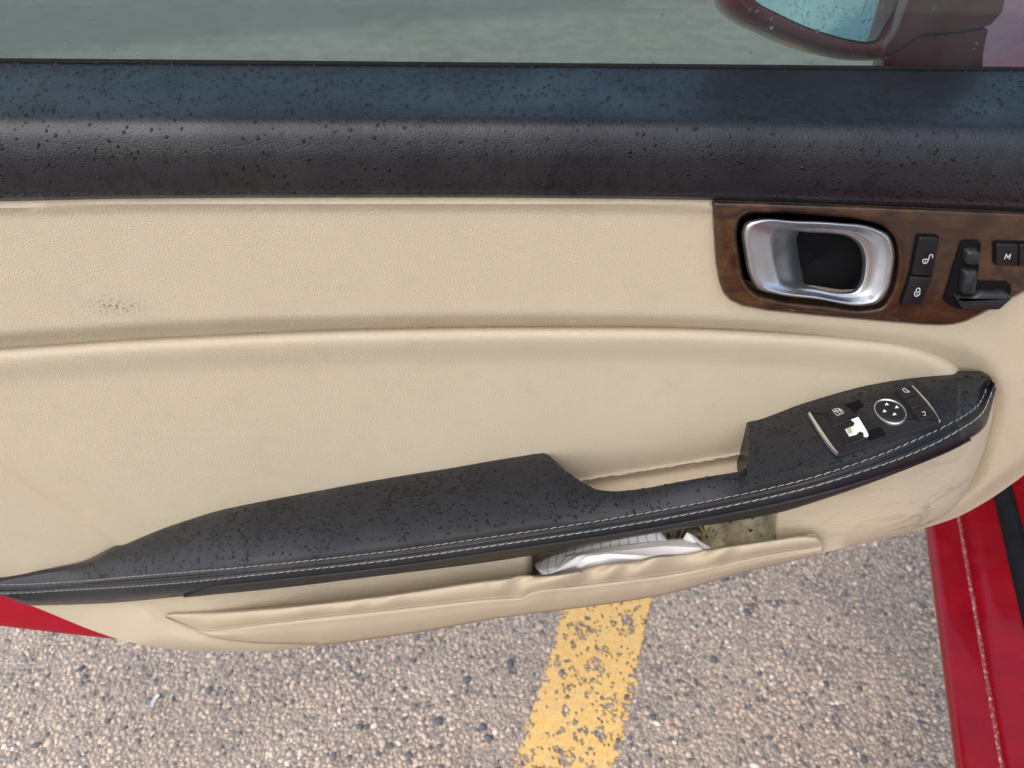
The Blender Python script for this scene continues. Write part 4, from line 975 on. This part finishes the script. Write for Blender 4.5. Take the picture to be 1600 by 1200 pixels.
# ================================================================== rain drops
def domes(name, pos, nor, rad, flat, label, stretch=None, mat='water'):
    V = []; Fc = []
    ringdef = [(1.0, 0.0), (.86, .5), (.5, .87)]
    for i in range(len(pos)):
        n_ = nor[i]/np.linalg.norm(nor[i]); t1 = np.cross(n_, [0.31, .2, .93]); t1 /= np.linalg.norm(t1); t2 = np.cross(n_, t1); r = rad[i]; o = len(V)
        ph = rng.uniform(0, 6.28, 2); ec = rng.uniform(.75, 1.15); es = 1.0 if stretch is None else stretch[i]
        ir = 1+.12*np.sin(np.arange(8)*math.pi/4*2+ph[0])+.08*np.sin(np.arange(8)*math.pi/4*3+ph[1])
        for rf, hf in ringdef:
            for a in range(8):
                an = a*math.pi/4; V.append(pos[i]+(t1*math.cos(an)*ec+t2*math.sin(an)*es)*r*rf*ir[a]+n_*(r*flat*hf+(-.0001 if hf == 0 else 0)))
        V.append(pos[i]+n_*r*flat)
        Fc += [tuple(o+x for x in f) for f in grid_faces(3, 8, True)]+[(o+16+a, o+16+(a+1) % 8, o+24) for a in range(8)]
    me = mesh(name, V, Fc); bm = bmesh.new(); bm.from_mesh(me); bmesh.ops.recalc_face_normals(bm, faces=bm.faces); bm.to_mesh(me); bm.free()
    if len(me.polygons) and me.polygons[16].normal.dot(Vector(nor[0])) < 0: me.flip_normals()
    return tag(link(name, me, M[mat], sharp=0), label, 'water drops', kind='stuff')
def sample_rows(rows, n, wfun, imin, imax, r0, r1, pw=3):
    rows = np.asarray(rows); nr, nc = rows.shape[:2]; pos = []; nor = []; rad = []
    while len(pos) < n:
        i = rng.uniform(imin, imax); j = rng.uniform(0, nc-1.001); a, b_ = int(i), int(j); u, v_ = i-a, j-b_
        p00, p01, p10, p11 = rows[a, b_], rows[a, b_+1], rows[a+1, b_], rows[a+1, b_+1]
        if rng.random() > wfun(i/nr, j/nc, np.linalg.norm(p10-p00)*np.linalg.norm(p01-p00)): continue
        p = (p00*(1-v_)+p01*v_)*(1-u)+(p10*(1-v_)+p11*v_)*u
        nn = np.cross(p01-p00, p10-p00)
        if np.dot(nn, CAM-p) < 0: nn = -nn
        if np.linalg.norm(nn) < 1e-12: continue
        pos.append(p); nor.append(nn/np.linalg.norm(nn)); rad.append(r0+(r1-r0)*rng.random()**pw)
    return np.array(pos), np.array(nor), np.array(rad)
am_ = max(np.linalg.norm(RAIL[i+1, 50]-RAIL[i, 50])*np.linalg.norm(RAIL[i, 51]-RAIL[i, 50]) for i in range(1, len(RAIL)-4))
p_, n_, r_ = sample_rows(RAIL, 6000, lambda u, v_, a: a/am_*(1.0 if u < .33 else .8), 1, len(RAIL)-6, .00025, .0014, 3.6)
domes('rain_drops', p_, n_, r_, .38, 'fine rain drops beading on the black rail below the window', mat='bead')
am_ = 1.2*max(np.linalg.norm(ARMROWS[i+1, 150]-ARMROWS[i, 150])*np.linalg.norm(ARMROWS[i, 151]-ARMROWS[i, 150]) for i in range(4, 13))
p_, n_, r_ = sample_rows(ARMROWS[:, st > 130], 3600, lambda u, v_, a: min(1, a/am_), 4, 13, .00026, .0017, 2.9)
domes('rain_drops', p_, n_, r_, .32, 'rain drops scattered over the black armrest', mat='bead')
# on the glass
u = rng.random(900); v_ = rng.random(900)**1.3*.6; O = ga+[0, -.0001, 0]
pos = O+(gb-ga)*u[:, None]+np.array([0, lean, GH])*v_[:, None]+np.array([0, .0043, 0]); nor = np.tile(np.array([0, 1, lean/GH*-1]), (900, 1))
domes('rain_drops', pos, nor, .0003+.0010*rng.random(900)**2.5, .5, 'tiny rain drops clinging to the window glass', stretch=rng.uniform(.8, 1.6, 900))
# on the chrome grip and mirror glass
gp3 = np.array([tuple(v.co) for v in hr.data.vertices]).reshape(-1, 120, 3)
p_, n_, r_ = sample_rows(gp3, 170, lambda u, v_, a: 1, 3, 8, .00025, .0008, 2)
domes('rain_drops', p_, n_, r_, .5, 'fine rain drops on the chrome door handle')
pts = np.stack([rng.uniform(1170, 1425, 1500), rng.uniform(-130, 66, 1500)], 1); pts = pts[inside(pts, inset(mg, 5))]
domes('rain_drops', pm(pts, -.0054), np.tile(pm.n, (len(pts), 1)), .0003+.0007*rng.random(len(pts))**2, .4, 'rain drops covering the wing mirror glass')
